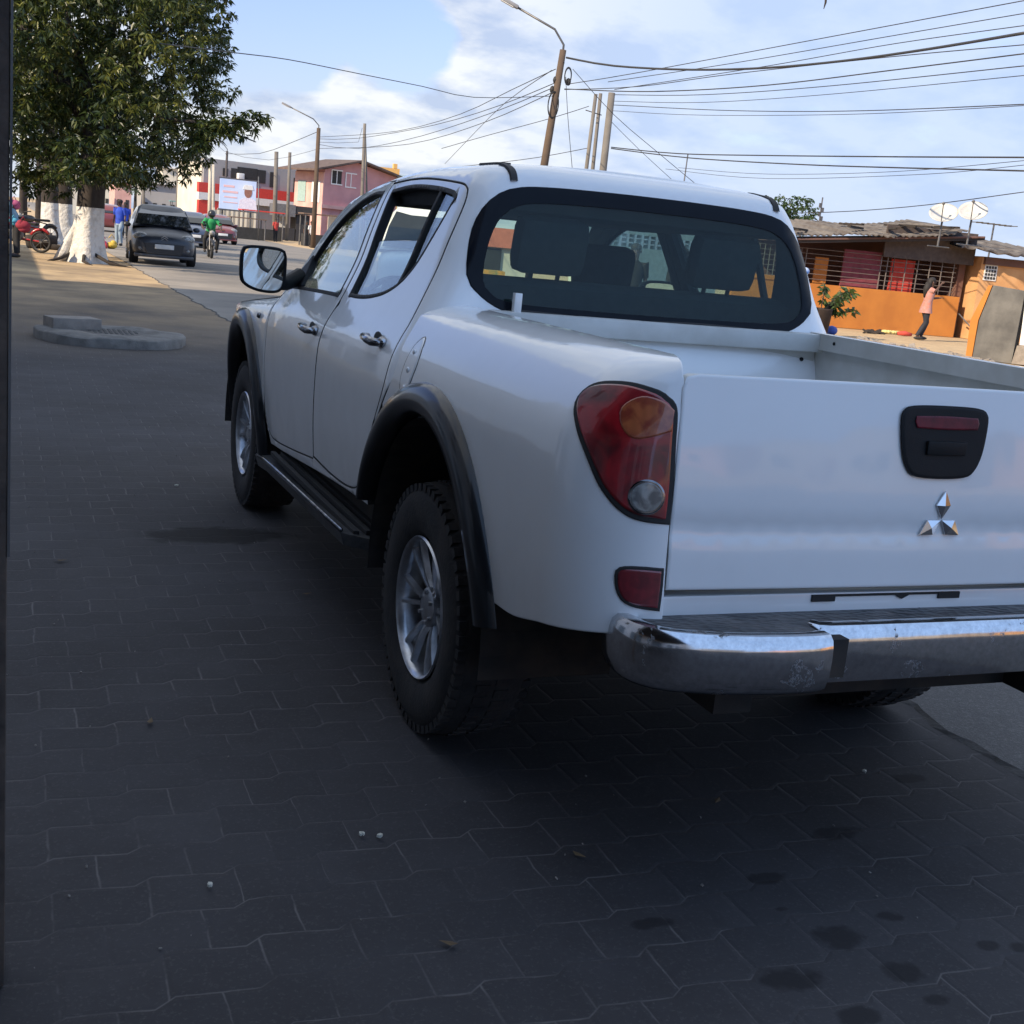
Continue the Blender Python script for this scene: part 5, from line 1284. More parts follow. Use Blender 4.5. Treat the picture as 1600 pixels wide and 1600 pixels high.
# antenna masts
def mast(px,py0,py1,D,label,kind='lattice'):
    q=at(px,py0,D); z1=at(px,py1,D).z; t=empty('antenna_mast',(q.x,q.y,0),label=label,cat='antenna')
    b=MB(); b.cyl((0,0,0),(0,0,z1),.09 if kind=='lattice' else .04,6); b.obj('pole',STEEL,t)
    b=MB()
    if kind=='lattice':
        for k in range(4): b.box(-.35 if k%2 else .05,-.05 if k%2 else .4,-.1,.1,z1-3+k*.55,z1-2.4+k*.55)
    else:
        b.cyl((-1.0,0,z1),(1.0,0,z1),.03,5)
        for k in range(7): b.cyl((-1+k*.33,-.4,z1),(-1+k*.33,.4,z1),.02,4)
    b.obj('aerial',STEEL,t)
mast(1281,340,308,170,'slim telecom mast rising behind the orange house roof')
mast(1549,375,350,60,'television aerial standing above the peach house roof','tv')
# breeze-block wall seen through the cab
a=onX(985,420,15.6); 
def bwall():
    p0=at(900,440,23); p1=at(1150,440,27); d=(p1-p0); d.z=0; Ln=d.length; rz=math.atan2(d.y,d.x)
    t=empty('breeze_block_wall',(p0.x,p0.y,0),rz,label='pale wall with a band of pierced blocks, seen through the cab windows',cat='wall')
    b=MB(); b.box(0,Ln*.86,0,.2,0,1.62); b.box(0,Ln*.86,0,.2,1.86,2.7); b.obj('wall',mat('pale_green_wall',(.60,.62,.52),(.5,.52,.44),rough=.9),t)
    b=MB(); n=int(Ln*.86/.22)
    for i in range(n+1): b.box(i*.22,i*.22+.07,0,.2,1.62,1.86)
    for k in range(2): b.box(0,Ln*.86,.02,.18,1.69+.09*k,1.715+.09*k)
    b.obj('pierced_block',WH,t); wing(t,'backing',DARK,0,Ln*.86,.5,.55,1.5,2.0)
bwall()

# the street behind the camera, across the road
for k,(y0_,y1_,hh,m,lab) in enumerate(((-58,-44,3.2,PINKL,'light pink house across the road, well behind the camera'),(-42,-27,3.4,GREYW,'long low grey house across the road behind the camera'),(-25,-11,3.0,PEACH,'low peach house across the road just behind the camera'))):
    block('roadside_house',24,33,y0_,y1_,hh,m,lab,cat='house',wins=[('W',-5,-3.6,.9,2.2,DARK),('W',-1,0,.05,2.1,BROWN),('W',2.5,4.,.9,2.2,DARK)])
block('end_house',-6,16,-75,-68,6.5,WALLL,'beige house closing the street far behind the camera',cat='house')
# ---------------------------------------------------------------- people
SKIN=mat('dark_skin',(.10,.052,.035),(.085,.045,.03),rough=.55); HAIR=mat('black_hair',(.012,.010,.010),(.02,.017,.016),rough=.75)
def skinmesh(name,verts,edges,radii,root,m,parent,sub=2):
    me=bpy.data.meshes.new(name); me.from_pydata(verts,edges,[]); me.update()
    o=bpy.data.objects.new(name+'_tmp',me); C.objects.link(o)
    sm=o.modifiers.new('s','SKIN'); sv=me.skin_vertices[0].data
    for i,r in enumerate(radii): sv[i].radius=(r,r) if not isinstance(r,tuple) else r; sv[i].use_root=(i==root)
    ss=o.modifiers.new('u','SUBSURF'); ss.levels=sub; ss.render_levels=sub
    bpy.context.view_layer.update(); dg=bpy.context.evaluated_depsgraph_get(); ev=o.evaluated_get(dg); nm=bpy.data.meshes.new_from_object(ev)
    bpy.data.objects.remove(o); nm.name=name; nm.materials.clear(); nm.materials.append(m)
    for p in nm.polygons: p.use_smooth=True
    q=bpy.data.objects.new(name,nm); C.objects.link(q); q.parent=parent; return q
def person(loc,rz,label,J,shirt,trous,H=1.65,shoe=None,hair='short',group=None,scale=1.,skirt=False,fingers=True):
    """J: joints in metres for a 1.65 m figure facing +Y. keys: pelvis chest neck head, shL elL haL, shR.., hipL knL anL .."""
    t=empty('person',loc,rz,label=label,cat='person',group=group); t.scale=(scale,)*3
    P=J; order=['pelvis','waist','chest','neck','skull','crown','shL','elL','haL','shR','elR','haR','hipL','knL','anL','toL','hipR','knR','anR','toR']
    rad=dict(pelvis=.125,waist=.108,chest=(.135,.105),neck=.052,skull=.085,crown=.075,shL=.052,elL=.038,haL=.026,shR=.052,elR=.038,haR=.026,hipL=.085,knL=.054,anL=.036,toL=.034,hipR=.085,knR=.054,anR=.036,toR=.034)
    if 'waist' not in P: P['waist']=tuple((a+b)/2 for a,b in zip(P['pelvis'],P['chest']))
    if 'crown' not in P: P['crown']=tuple(a+b for a,b in zip(P['skull'],(0,0,.085)))
    for s in 'LR':
        if 'to'+s not in P: P['to'+s]=tuple(a+b for a,b in zip(P['an'+s],(0,.15,-.05)))
    V=[P[k] for k in order]; ix={k:i for i,k in enumerate(order)}
    E_=[('pelvis','waist'),('waist','chest'),('chest','neck'),('neck','skull'),('skull','crown'),('chest','shL'),('shL','elL'),('elL','haL'),('chest','shR'),('shR','elR'),('elR','haR'),('pelvis','hipL'),('hipL','knL'),('knL','anL'),('anL','toL'),('pelvis','hipR'),('hipR','knR'),('knR','anR'),('anR','toR')]
    radl=[rad[k] for k in order]; edges=[(ix[a],ix[b]) for a,b in E_]
    # palm and fingers
    for s in 'LR':
        h=Vector(P['ha'+s]); e=Vector(P['el'+s]); d=(h-e).normalized(); sdv=d.cross(Vector((0,0,1))); sdv=sdv.normalized() if sdv.length>.1 else Vector((1,0,0))
        base_=len(V); V.append(tuple(h+d*.06)); radl.append((.036,.018)); edges.append((ix['ha'+s],base_))
        if fingers:
            for k,ln in ((-1.5,.055),(-.5,.07),(.5,.066),(1.5,.05)):
                i0=len(V); V.append(tuple(h+d*.085+sdv*k*.018)); V.append(tuple(h+d*(.085+ln)+sdv*k*.021+Vector((0,0,-.02)))); radl+=[.009,.007]; edges+=[(base_,i0),(i0,i0+1)]
            i0=len(V); V.append(tuple(h+d*.05+sdv*.045)); V.append(tuple(h+d*.085+sdv*.062)); radl+=[.010,.008]; edges+=[(base_,i0),(i0,i0+1)]
    body=skinmesh('body',V,edges,radl,0,SKIN,t,2)
    def ell(b,secs,n=16):
        V=[];F=[]
        for (c,ax,rx,ry) in secs:
            c=Vector(c); xa=(Vector(P['shR'])-Vector(P['shL'])).normalized(); ya=Vector((-xa.y,xa.x,0)).normalized()
            for j in range(n): q=2*PI*j/n; V.append(c+xa*rx*math.cos(q)+ya*ry*math.sin(q))
        k=len(secs)
        for i in range(k-1):
            for j in range(n): F.append((i*n+j,i*n+(j+1)%n,(i+1)*n+(j+1)%n,(i+1)*n+j))
        F.append(tuple(range(n-1,-1,-1))); F.append(tuple((k-1)*n+j for j in range(n))); b.add(V,F)
    pv=Vector(P['pelvis']); wv=Vector(P['waist']); cv=Vector(P['chest']); nv=Vector(P['neck'])
    b=MB(); dz=-.15 if skirt else -.08
    ell(b,[(pv+Vector((0,0,dz)),0,.225 if skirt else .17,.17 if skirt else .13),(pv,0,.19 if skirt else .168,.145 if skirt else .13),(wv,0,.145 if skirt else .155,.115 if skirt else .125),(cv,0,.172,.135),(cv.lerp(nv,.5),0,.165,.12),(cv.lerp(nv,.82),0,.095,.08),(nv,0,.06,.06)])
    for s in 'LR':
        a_=Vector(P['sh'+s]);e_=Vector(P['el'+s]); b.tube([a_.lerp(cv,.25),a_,a_.lerp(e_,.45),a_.lerp(e_,.85)],[.085,.082,.066,.058],12)
    b.obj('shirt',shirt,t,angle=60)
    b=MB(); ell(b,[(pv+Vector((0,0,-.14)),0,.155,.125),(pv,0,.165,.13),(pv+Vector((0,0,.10)),0,.145,.115)])
    for s in 'LR':
        h_=Vector(P['hip'+s]);k_=Vector(P['kn'+s]);a_=Vector(P['an'+s]); b.tube([h_+Vector((0,0,.03)),h_.lerp(k_,.35),h_.lerp(k_,.8),k_,k_.lerp(a_,.4),k_.lerp(a_,.95)],[.098,.096,.074,.068,.066,.052],12)
    b.obj('trousers',trous,t,angle=60)
    b=MB()
    for s in 'LR':
        a=Vector(P['an'+s]); q=Vector(P['to'+s]); d=(q-a); d.z=0; d.normalize(); M=Matrix.Translation(a+d*.06+Vector((0,0,-.045)))@Matrix.Rotation(math.atan2(-d.x,d.y),4,'Z'); b.ball((0,0,0),(.048,.135,.045),12,0,M) if False else b.V.extend([]) 
        bb=MB(); bb.ball((0,0,0),(.048,.135,.045),12); b.add([M@v for v in bb.V],bb.F)
    b.obj('shoes',shoe or RUB,t,smooth=True)
    sk=Vector(P['skull']); b=MB(); 
    b.ball(sk+Vector((0,.088,.02)),(.014,.02,.022),8)
    for sx in (-1,1): b.ball(sk+Vector((sx*.085,0,.02)),(.012,.02,.028),8)
    b.ball(sk+Vector((0,.082,-.03)),(.026,.012,.010),8); b.obj('facial_features',SKIN,t,smooth=True)
    b=MB()
    for sx in (-1,1): b.ball(sk+Vector((sx*.032,.083,.04)),(.012,.006,.007),8)
    b.obj('eyes',DARK,t,smooth=True)
    b=MB(); b.ball(sk+Vector((0,-.02,.075)),(.098,.105,.085),14)
    if hair=='long':
        b.ball(sk+Vector((0,-.07,-.0)),(.10,.07,.13),14); b.tube([sk+Vector((0,-.08,0)),sk+Vector((0,-.13,-.18)),sk+Vector((0,-.13,-.38))],[.095,.09,.05],12)
    if hair!='helmet': b.obj('hair',HAIR,t,smooth=True)
    return t
def stand(**k):
    J=dict(pelvis=(0,0,.88),chest=(0,0,1.22),neck=(0,0,1.40),skull=(0,.01,1.52),shL=(-.17,0,1.34),elL=(-.21,-.02,1.08),haL=(-.22,.05,.86),shR=(.17,0,1.34),elR=(.21,-.02,1.08),haR=(.22,.05,.86),
      hipL=(-.085,0,.85),knL=(-.09,.02,.47),anL=(-.09,0,.09),hipR=(.085,0,.85),knR=(.09,.02,.47),anR=(.09,0,.09)); J.update(k); return J
SAL=mat('salmon_print_blouse',(.46,.17,.12),(.34,.22,.21),rough=.9,scale=14); NAVY=mat('navy_trousers',(.018,.022,.035),(.012,.014,.02),rough=.8)
g=gnd(1439,531)
# woman turned to her left, one hand up at her head, the other forearm held out
J=stand(pelvis=(0,0,.87),chest=(.01,.03,1.20),skull=(.02,.05,1.51),neck=(.01,.04,1.39),elR=(.20,.10,1.30),haR=(.10,.26,1.50),shR=(.15,.03,1.33),shL=(-.15,.03,1.33),elL=(-.22,.12,1.10),haL=(-.20,.36,1.14),
   knL=(-.08,.10,.47),anL=(-.06,-.02,.09),knR=(.09,.02,.46),anR=(.12,-.18,.09))
person((g.x,g.y,0),R(-112),'woman in a salmon blouse and dark trousers standing by the orange wall, one hand raised',J,SAL,NAVY,hair='long',scale=.99,skirt=True)
GRN=mat('green_jacket',(.02,.30,.09),(.015,.2,.07),rough=.8); BLUS=mat('royal_blue_shirt',(.02,.07,.50),(.02,.05,.35),rough=.85); REDS=mat('red_shirt',(.45,.05,.04),rough=.85); LBL=mat('light_blue_shirt',(.25,.42,.55),(.2,.35,.45),rough=.85); WHS=mat('white_shirt',(.6,.6,.6),rough=.85); BLKS=mat('black_clothes',(.02,.02,.022),rough=.85)
g=gnd(186,378+6); person((g.x,g.y,0),R(150),'person in a royal blue shirt beside the dark car, behind the mango trunk',stand(knL=(-.1,.15,.47),anL=(-.1,.02,.09)),BLUS,mat('pale_jeans',(.25,.33,.42),rough=.9),scale=1.02,fingers=False)
g=at(196,330,62); person((g.x,g.y,0),R(170),'person in blue standing farther back behind the royal blue shirt',stand(),BLUS,BLKS,fingers=False)
for px,D,sh,lab in ((430,93,REDS,'person in a red shirt at the left post of the black kiosk'),(486,84,WHS,'person in a white shirt at the foot of the street lamp, right of the kiosk'),(478,90,BLKS,'person in black behind the street lamp foot')):
    g=at(px,370,D); person((g.x,g.y,0),R(200),lab,stand(),sh,BLKS,fingers=False)
g=at(27,350,33); person((g.x,g.y,0),R(100),'person in a light blue shirt leaning over the parked motorbikes at the left edge',stand(chest=(0,.18,1.15),neck=(0,.28,1.28),skull=(0,.36,1.36),shL=(-.17,.22,1.26),shR=(.17,.22,1.26),elL=(-.2,.35,1.05),haL=(-.15,.5,.95),elR=(.2,.35,1.05),haR=(.15,.5,.95)),LBL,BLKS,fingers=False)
g=at(988,445,21); person((g.x,g.y,0),R(160),'left one of two dark clothed people by the breeze block wall, seen through the cab',stand(),BLKS,BLKS,fingers=False)
g=at(1062,440,20); person((g.x,g.y,0),R(190),'right one of two dark clothed people by the breeze block wall, seen through the cab',stand(),BLKS,BLKS,fingers=False)
# ---------------------------------------------------------------- motorcycles
MRED=mat('red_motorbike_paint',(.42,.03,.04),(.35,.025,.03),rough=.3,coat=.6); MPNK=mat('pink_paint',(.62,.12,.30),rough=.5); MBLK=mat('black_motorbike_paint',(.02,.02,.022),rough=.35,coat=.4)
def motorbike(loc,rz,label,body,cat='motorcycle',group=None):
    t=empty('motorcycle',loc,rz,label=label,cat=cat,group=group)
    for y in (.62,-.62):
        w=empty('wheel',(0,y,.30)); w.parent=t
        b=MB(); b.lathe([(-.04,.24),(-.045,.27),(0,.30),(.045,.27),(.04,.24)],'x',n=24,closed=True); b.obj('tyre',RUB,w,smooth=True)
        b=MB(); b.lathe([(-.03,.24),(-.03,.225),(.03,.225),(.03,.24)],'x',n=24,closed=True); b.cyl((-.05,0,0),(.05,0,0),.04,10)
        for k in range(8): a=PI*k/4; b.cyl((0,.03*math.cos(a),.03*math.sin(a)),(0,.23*math.cos(a),.23*math.sin(a)),.007,4)
        b.obj('rim',STEEL,w)
    b=MB(); 
    for s in (-1,1): b.tube([(s*.07,.62,.30),(s*.07,.45,.78),(s*.06,.40,.92)],.02,6)
    b.obj('fork',STEEL,t)
    b=MB(); b.tube([(-.34,.30,1.02),(-.16,.38,1.0),(0,.40,.95),(.16,.38,1.0),(.34,.30,1.02)],.014,6)
    for s in (-1,1): b.cyl((s*.34,.30,1.02),(s*.22,.35,1.01),.02,8); b.cyl((s*.2,.36,1.0),(s*.27,.34,1.18),.006,4); b.ball((s*.27,.33,1.2),(.055,.012,.035),8)
    b.obj('handlebar',RUB,t)
    b=MB(); b.ball((0,.50,.86),(.09,.08,.09),12); b.obj('headlight',CLRL,t,smooth=True)
    b=MB(); b.ball((0,.17,.78),(.13,.24,.12),14); b.obj('fuel_tank',body,t,smooth=True)
    b=MB(); b.rbox(-.11,.11,-.55,0,.72,.80,.03); b.obj('seat',RUB,t,angle=50)
    b=MB(); b.rbox(-.13,.13,-.12,.22,.30,.58,.04); b.tube([(.12,.1,.35),(.14,-.3,.30),(.15,-.75,.34)],.035,8); b.obj('engine',STEEL,t,angle=50)
    b=MB(); b.tube([(0,.36,.85),(0,.22,.40),(0,-.2,.34),(0,-.62,.30)],.022,6); b.tube([(0,.30,.82),(0,-.2,.70),(0,-.62,.62)],.022,6); b.obj('frame',body,t)
    b=MB()
    for y in (.62,-.62):
        b.tube([(0,y+.30*math.cos(a),.31+.33*math.sin(a)) for a in np.linspace(.5 if y<0 else .3,2.4,7)],.045,6)
    b.obj('mudguard',body,t,smooth=True)
    return t
g=gnd(328,403); motorbike((g.x,g.y,0),R(176),'black motorcycle ridden towards the camera beside the dark hatchback',MBLK)
J=stand(pelvis=(0,-.12,.84),chest=(0,.0,1.18),neck=(0,.04,1.34),skull=(0,.07,1.45),shL=(-.18,.02,1.28),elL=(-.33,.14,1.10),haL=(-.30,.36,1.02),shR=(.18,.02,1.28),elR=(.33,.14,1.10),haR=(.30,.36,1.02),hipL=(-.10,-.10,.82),knL=(-.22,.26,.66),anL=(-.20,.12,.28),hipR=(.10,-.10,.82),knR=(.22,.26,.66),anR=(.20,.12,.28))
pr_=person((g.x,g.y,0),R(176),'motorcyclist in a green jacket and dark helmet riding towards the camera',J,GRN,BLKS,hair='helmet')
b=MB(); b.ball((0,.06,1.50),(.135,.15,.14),16); b.rbox(-.10,.10,.15,.21,1.43,1.50,.02); b.obj('helmet',MBLK,pr_,smooth=True)
g=gnd(28,392); motorbike((g.x,g.y,0),R(70),'red motorcycle parked side on at the left edge, nearest of the parked bikes',MRED,group='motorcycles parked under the trees')
g=gnd(52,380); motorbike((g.x,g.y,0),R(120),'black motorcycle parked behind the red one at the left edge',MBLK,group='motorcycles parked under the trees')
g=gnd(30,378); motorbike((g.x-.2,g.y+.6,0),R(95),'pink motorcycle parked behind the other two at the left edge',MPNK,group='motorcycles parked under the trees')
def bag(px,py,D,r,m,label,z=None):
    q=at(px,py,D); r*=.8; b=MB(); b.ball((q.x,q.y,q.z),(r*1.1,r*.6,r*.7),12); b.ball((q.x+r*.2,q.y+.02,q.z-r*.5),(r*.9,r*.6,r*.6),10); b.ball((q.x-r*.4,q.y-.02,q.z+r*.3),(r*.5,r*.4,r*.5),8); b.tube([(q.x-r*.4,q.y,q.z+r*.6),(q.x,q.y,q.z+r*1.3),(q.x+r*.4,q.y,q.z+r*.5)],.012,5)
    tag(b.obj('bag',m,smooth=True),label,'bag')
# pink and yellow goods on the ground right of the trunk
g=gnd(160,388)
for dx,dy,z,r,m,lab in ((0,0,.18,.18,MPNK,'pink bag in the heap right of the mango trunk'),(.30,.1,.20,.20,mat('yellow_plastic',(.62,.42,.05),rough=.5),'yellow bag in the heap right of the mango trunk'),(.05,-.15,.09,.12,mat('red_plastic',(.5,.05,.05),rough=.5),'small red bag lowest in the heap right of the mango trunk')):
    b=MB(); b.ball((g.x+dx,g.y+dy,r*.6),(r,r*.8,r*.6),12); b.ball((g.x+dx+r*.3,g.y+dy,r*1.0),(r*.6,r*.5,r*.5),8); b.tube([(g.x+dx-r*.5,g.y+dy,z+r*.8),(g.x+dx,g.y+dy,z+r*1.5),(g.x+dx+r*.5,g.y+dy,z+r*.8)],.015,5); tag(b.obj('bag',m,smooth=True),lab,'bag')
q=at(22,322,33); bag(22,318,33,.17,mat('pink_cloth',(.5,.12,.25),rough=.9),'pink bag hanging over the parked motorbikes'); bag(21,345,32.6,.13,mat('cyan_plastic',(.12,.45,.60),rough=.4),'cyan bag low on the parked motorbikes'); bag(36,352,32.4,.2,mat('dark_red_cloth',(.3,.03,.05),rough=.9),'round red bag on the parked motorbikes')
# ---------------------------------------------------------------- cars
def car(loc,rz,label,col,name='parked_car',L_=3.95,W=1.70,H=1.50,kind='hatch',plate=True,group=None,cat='car'):
    t=empty(name,loc,rz,label=label,cat=cat,group=group)   # faces +Y
    hw=W/2; y0,y1=L_/2,-L_/2
    st=[(y0,.55,.62,.30),(y0-.06,.80,.72,.24),(y0-.22,.93,.80,.22),(y0-.6,.99,.90,.22),(y0-1.05,1.0,.98,.22),(y0-1.5,1.0,1.0,.22),(0,1.,1.01,.22),(y1+.9,1.,1.03,.22),(y1+.3,.98,1.02,.24),(y1+.08,.92,.96,.28),(y1,.80,.85,.34)]
    if kind=='van': st=[(y0,.75,.9,.30),(y0-.06,.88,1.0,.25),(y0-.25,.96,1.08,.24),(y0-.6,1.,1.12,.24),(0,1.,1.15,.24),(y1+.1,1.,1.15,.26),(y1,.95,1.1,.3)]
    V=[];F=[];R_=[]
    for (y,wf,zt,zb) in st:
        w=hw*wf; ring=[(-w*.90,zb),(-w*.985,zb+.10),(-w,.50),(-w*.985,zt-.22),(-w*.95,zt-.10),(-w*.86,zt-.02),(-w*.5,zt+.035),(0,zt+.05)]
        ring=ring+[(-a,c) for a,c in reversed(ring[:-1])]; R_.append(len(ring))
        V+=[(a,y,c) for a,c in ring]
    n=R_[0]
    for i in range(len(st)-1):
        for j in range(n-1): F.append((i*n+j,(i+1)*n+j,(i+1)*n+j+1,i*n+j+1))
        F.append((i*n+n-1,(i+1)*n+n-1,(i+1)*n,i*n))
    F.append(tuple(range(n))); F.append(tuple((len(st)-1)*n+j for j in range(n-1,-1,-1)))
    b=MB(); b.add(V,F); bo=b.obj('body',col,t,smooth=True); ss=bo.modifiers.new('s','SUBSURF'); ss.levels=1; ss.render_levels=2
    # greenhouse
    zb=.97 if kind!='van' else 1.1; g_=[(y0-.92,.86,zb,zb+.02),(y0-1.25,.84,zb,H-.28),(y0-1.62,.80,zb,H-.05),(0-.1,.80,zb,H),(y1+1.0,.80,zb,H-.03),(y1+.45,.80,zb,H-.16),(y1+.16,.80,zb,zb+.05)]
    if kind=='van': g_=[(y0-.35,.9,zb,zb+.02),(y0-.55,.88,zb,H-.5),(y0-.85,.86,zb,H-.08),(0,.86,zb,H),(y1+.3,.86,zb,H-.03),(y1+.05,.86,zb,H-.2),(y1+.03,.9,zb,zb+.05)]
    V=[];F=[]
    for (y,wf,z0,z1) in g_:
        w=hw*.93; wt=hw*(.93-.27*(z1-z0)/(H-zb)*.8)
        ring=[(-w,z0-.05),(-(w*.55+wt*.45),z0+(z1-z0)*.5),(-wt,z0+(z1-z0)*.88),(-wt*.85,z1-.0),(-wt*.4,z1+.02),(wt*.4,z1+.02),(wt*.85,z1),(wt,z0+(z1-z0)*.88),((w*.55+wt*.45),z0+(z1-z0)*.5),(w,z0-.05)]
        V+=[(a,y,c) for a,c in ring]
    n=10; mi=[]
    for i in range(len(g_)-1):
        for j in range(n-1): F.append((i*n+j,(i+1)*n+j,(i+1)*n+j+1,i*n+j+1))
    b=MB(); b.add(V,F); b.obj('cabin',[col],t,angle=50)
    GD=CARG
    # window panes laid just proud of the cabin
    def quad(name,pts,m,off):
        c=sum((Vector(p) for p in pts),Vector())/len(pts); b=MB(); P=[Vector(p)+off for p in pts]; b.add(P,[tuple(range(len(pts)))]); b.add([p-off*2.0 for p in P],[tuple(reversed(range(len(pts))))]); return b.obj(name,m,t)
    def gp(i,j): return Vector(V[i*n+j])
    for s in (0,1):
        J_=(lambda j:j) if s==0 else (lambda j:n-1-j)
        o=Vector((-.012,0,.004)) if s==0 else Vector((.012,0,.004))
        a,b_,c_=1,2,4
        k0,k1=(1,len(g_)-2)
        A=gp(1,J_(0)).lerp(gp(1,J_(1)),.25); B=gp(k1,J_(0)).lerp(gp(k1,J_(1)),.25)
        quad('side_window',[A,gp(1,J_(1)).lerp(gp(1,J_(2)),.9),gp(2,J_(2)),gp(3,J_(2)),gp(3,J_(0)).lerp(gp(3,J_(1)),.25)],GD,o)
        quad('side_window',[gp(3,J_(0)).lerp(gp(3,J_(1)),.25)+Vector((0,-.08,0)),gp(3,J_(2))+Vector((0,-.08,0)),gp(4,J_(2)),gp(k1,J_(1)),B],GD,o)
    f0=[gp(0,1)+Vector((.06,.02,.05)),gp(0,n-2)+Vector((-.06,.02,.05)),gp(2,n-3).lerp(gp(2,n-4),.3)+Vector((-.04,.04,-.03)),gp(2,3)*.0+gp(2,2).lerp(gp(2,3),.3)+Vector((.04,.04,-.03))]
    mL=gp(1,2).lerp(gp(1,3),.2); mR=gp(1,n-3).lerp(gp(1,n-4),.2)
    b=MB(); a0,a1,a2,a3=f0; 
    P=[a0,a1,mR+Vector((-.03,.05,.05)),a2,a3,mL+Vector((.03,.05,.05))]; P=[p+Vector((0,.02,.02)) for p in P]
    b.add(P,[(0,1,2,5),(5,2,3,4)]); b.obj('windscreen',GD,t)
    r0=[gp(len(g_)-1,1)+Vector((.1,-.03,.04)),gp(len(g_)-1,n-2)+Vector((-.1,-.03,.04)),gp(len(g_)-2,n-3)+Vector((-.08,-.03,.0)),gp(len(g_)-2,2)+Vector((.08,-.03,.0))]
    b=MB(); b.add(r0,[(0,1,2,3)]); b.obj('rear_window',GD,t)
    for s in (-1,1):
        for y in (y0-.78,y1+.72):
            w=empty('wheel',(s*(hw-.10),y,.30)); w.parent=t; 
            if s>0: w.rotation_euler=(0,0,PI)
            b=MB(); b.lathe([(-.10,.18),(-.115,.2),(-.12,.27),(-.09,.30),(.09,.30),(.12,.27),(.10,.18)],'x',n=28); b.obj('tyre',RUB,w,angle=50)
            b=MB(); b.lathe([(-.112,.19),(-.10,.17),(-.06,.16)],'x',n=24); 
            for k in range(7): a=2*PI*k/7; d=Vector((0,math.cos(a),math.sin(a))); b.tube([d*.03+Vector((-.10,0,0)),d*.18+Vector((-.11,0,0))],.018,5)
            b.obj('rim',ALLOY,w,angle=40)
        b=MB(); M=Matrix.Translation((s*hw*.72,y0-.26,.74))@Matrix.Rotation(R(-24)*s,4,'Z')@Matrix.Rotation(R(-28),4,'X'); bb=MB(); bb.ball((0,0,0),(.21,.13,.105),16); b.add([M@v for v in bb.V],bb.F); b.obj('headlight',CLRL,t,smooth=True)
        b=MB(); b.ball((s*hw*.72,y0-.07,.42),(.06,.04,.05),10); b.obj('fog_light',CLRL,t,smooth=True)
        b=MB(); b.ball((s*(hw+.07),y0-1.28,1.0),(.10,.05,.07),12); b.obj('side_mirror',col,t,smooth=True)
        b=MB(); b.ball((s*hw*.83,y1+.08,.85),(.10,.08,.16),10); b.obj('rear_light',REDL,t,smooth=True)
    b=MB(); b.prism([(-.52,.58),(.52,.58),(.44,.30),(-.44,.30)],y0-.12,y0+.035,'y'); b.obj('grille',MBLK,t)
    b=MB(); b.rbox(-hw*.9,hw*.9,y0-.25,y0+.01,.20,.29,.03); b.obj('lower_bumper',col,t,angle=50)
    if plate:
        b=MB(); b.rbox(-.25,.25,y0+.036,y0+.05,.44,.56,.008); pl=b.obj('number_plate',WH,t,angle=40)
    if kind=='hatch':
        b=MB()
        for k in range(2):
            z=.70+k*.055; b.prism([(-.10,z-.03),(-.085,z-.035),(0,z+.02),(.085,z-.035),(.10,z-.03),(0,z+.045)],y0-.03+.0,y0+.012-k*.02,'y')
        b.obj('emblem',CHR,t)
    return t
CARG=mat('dark_car_glass',(.014,.017,.02),(.01,.012,.014),rough=.04,coat=1)
DGREY=paint('dark_grey_car_paint',(.022,.028,.042),dirt=.5,wav=.004,coat=.25); DBLUE=paint('dark_blue_car_paint',(.03,.045,.09),dirt=.4,wav=.004); DRED=paint('dark_red_car_paint',(.16,.02,.02),dirt=.4,wav=.004); WV=paint('white_van_paint',(.75,.76,.74),dirt=.3,wav=.004)
g=(gnd(210,414)+gnd(304,417))/2; hd=math.atan2(-(g.x+1.2),-( -3.3-g.y)) 
car((g.x+.05,g.y+1.9,0),R(180-3),'dark grey hatchback with pale number plate facing the camera at the pavement edge',DGREY,H=1.58,W=1.72)
g=at(296,345,58); car((g.x,g.y,0),R(180),'dark blue car behind the grey hatchback, left of the motorcyclist',DBLUE,H=1.5)
g=at(338,350,70); car((g.x,g.y,0),R(182),'dark red car behind the motorcyclist',DRED,H=1.5)
g=at(166,330,75); car((g.x,g.y,0),R(0),'small dull red car far down the road, right of the mango trunk',DRED,H=1.5)
# white van across the road, seen through the open rear door window
g=at(640,400,27); car((g.x+.4,g.y,0),R(158),'white van across the road, seen through the rear door window of the truck',WV,name='parked_van',L_=4.7,W=1.8,H=2.05,kind='van',cat='van',plate=False)
# orange-red shop seen at the left edge of the rear glass
g=at(765,400,33); t=empty('roadside_shop',(g.x,g.y,0),R(-12),label='small shop with a salmon red sign, seen through the left edge of the rear glass',cat='shop')
wing(t,'wall',CREAM,-1.6,1.0,0,3,0,1.8); wing(t,'sign',mat('salmon_sign',(.68,.20,.12),rough=.6),-1.7,1.1,-.12,-.01,1.34,1.84); wing(t,'door',DARK,-.8,.3,-.05,.1,.0,1.3); wing(t,'goods',mat('orange_goods',(.65,.3,.05),(.1,.2,.1),rough=.8,scale=6),-1,.3,-.9,-.2,0,.75)
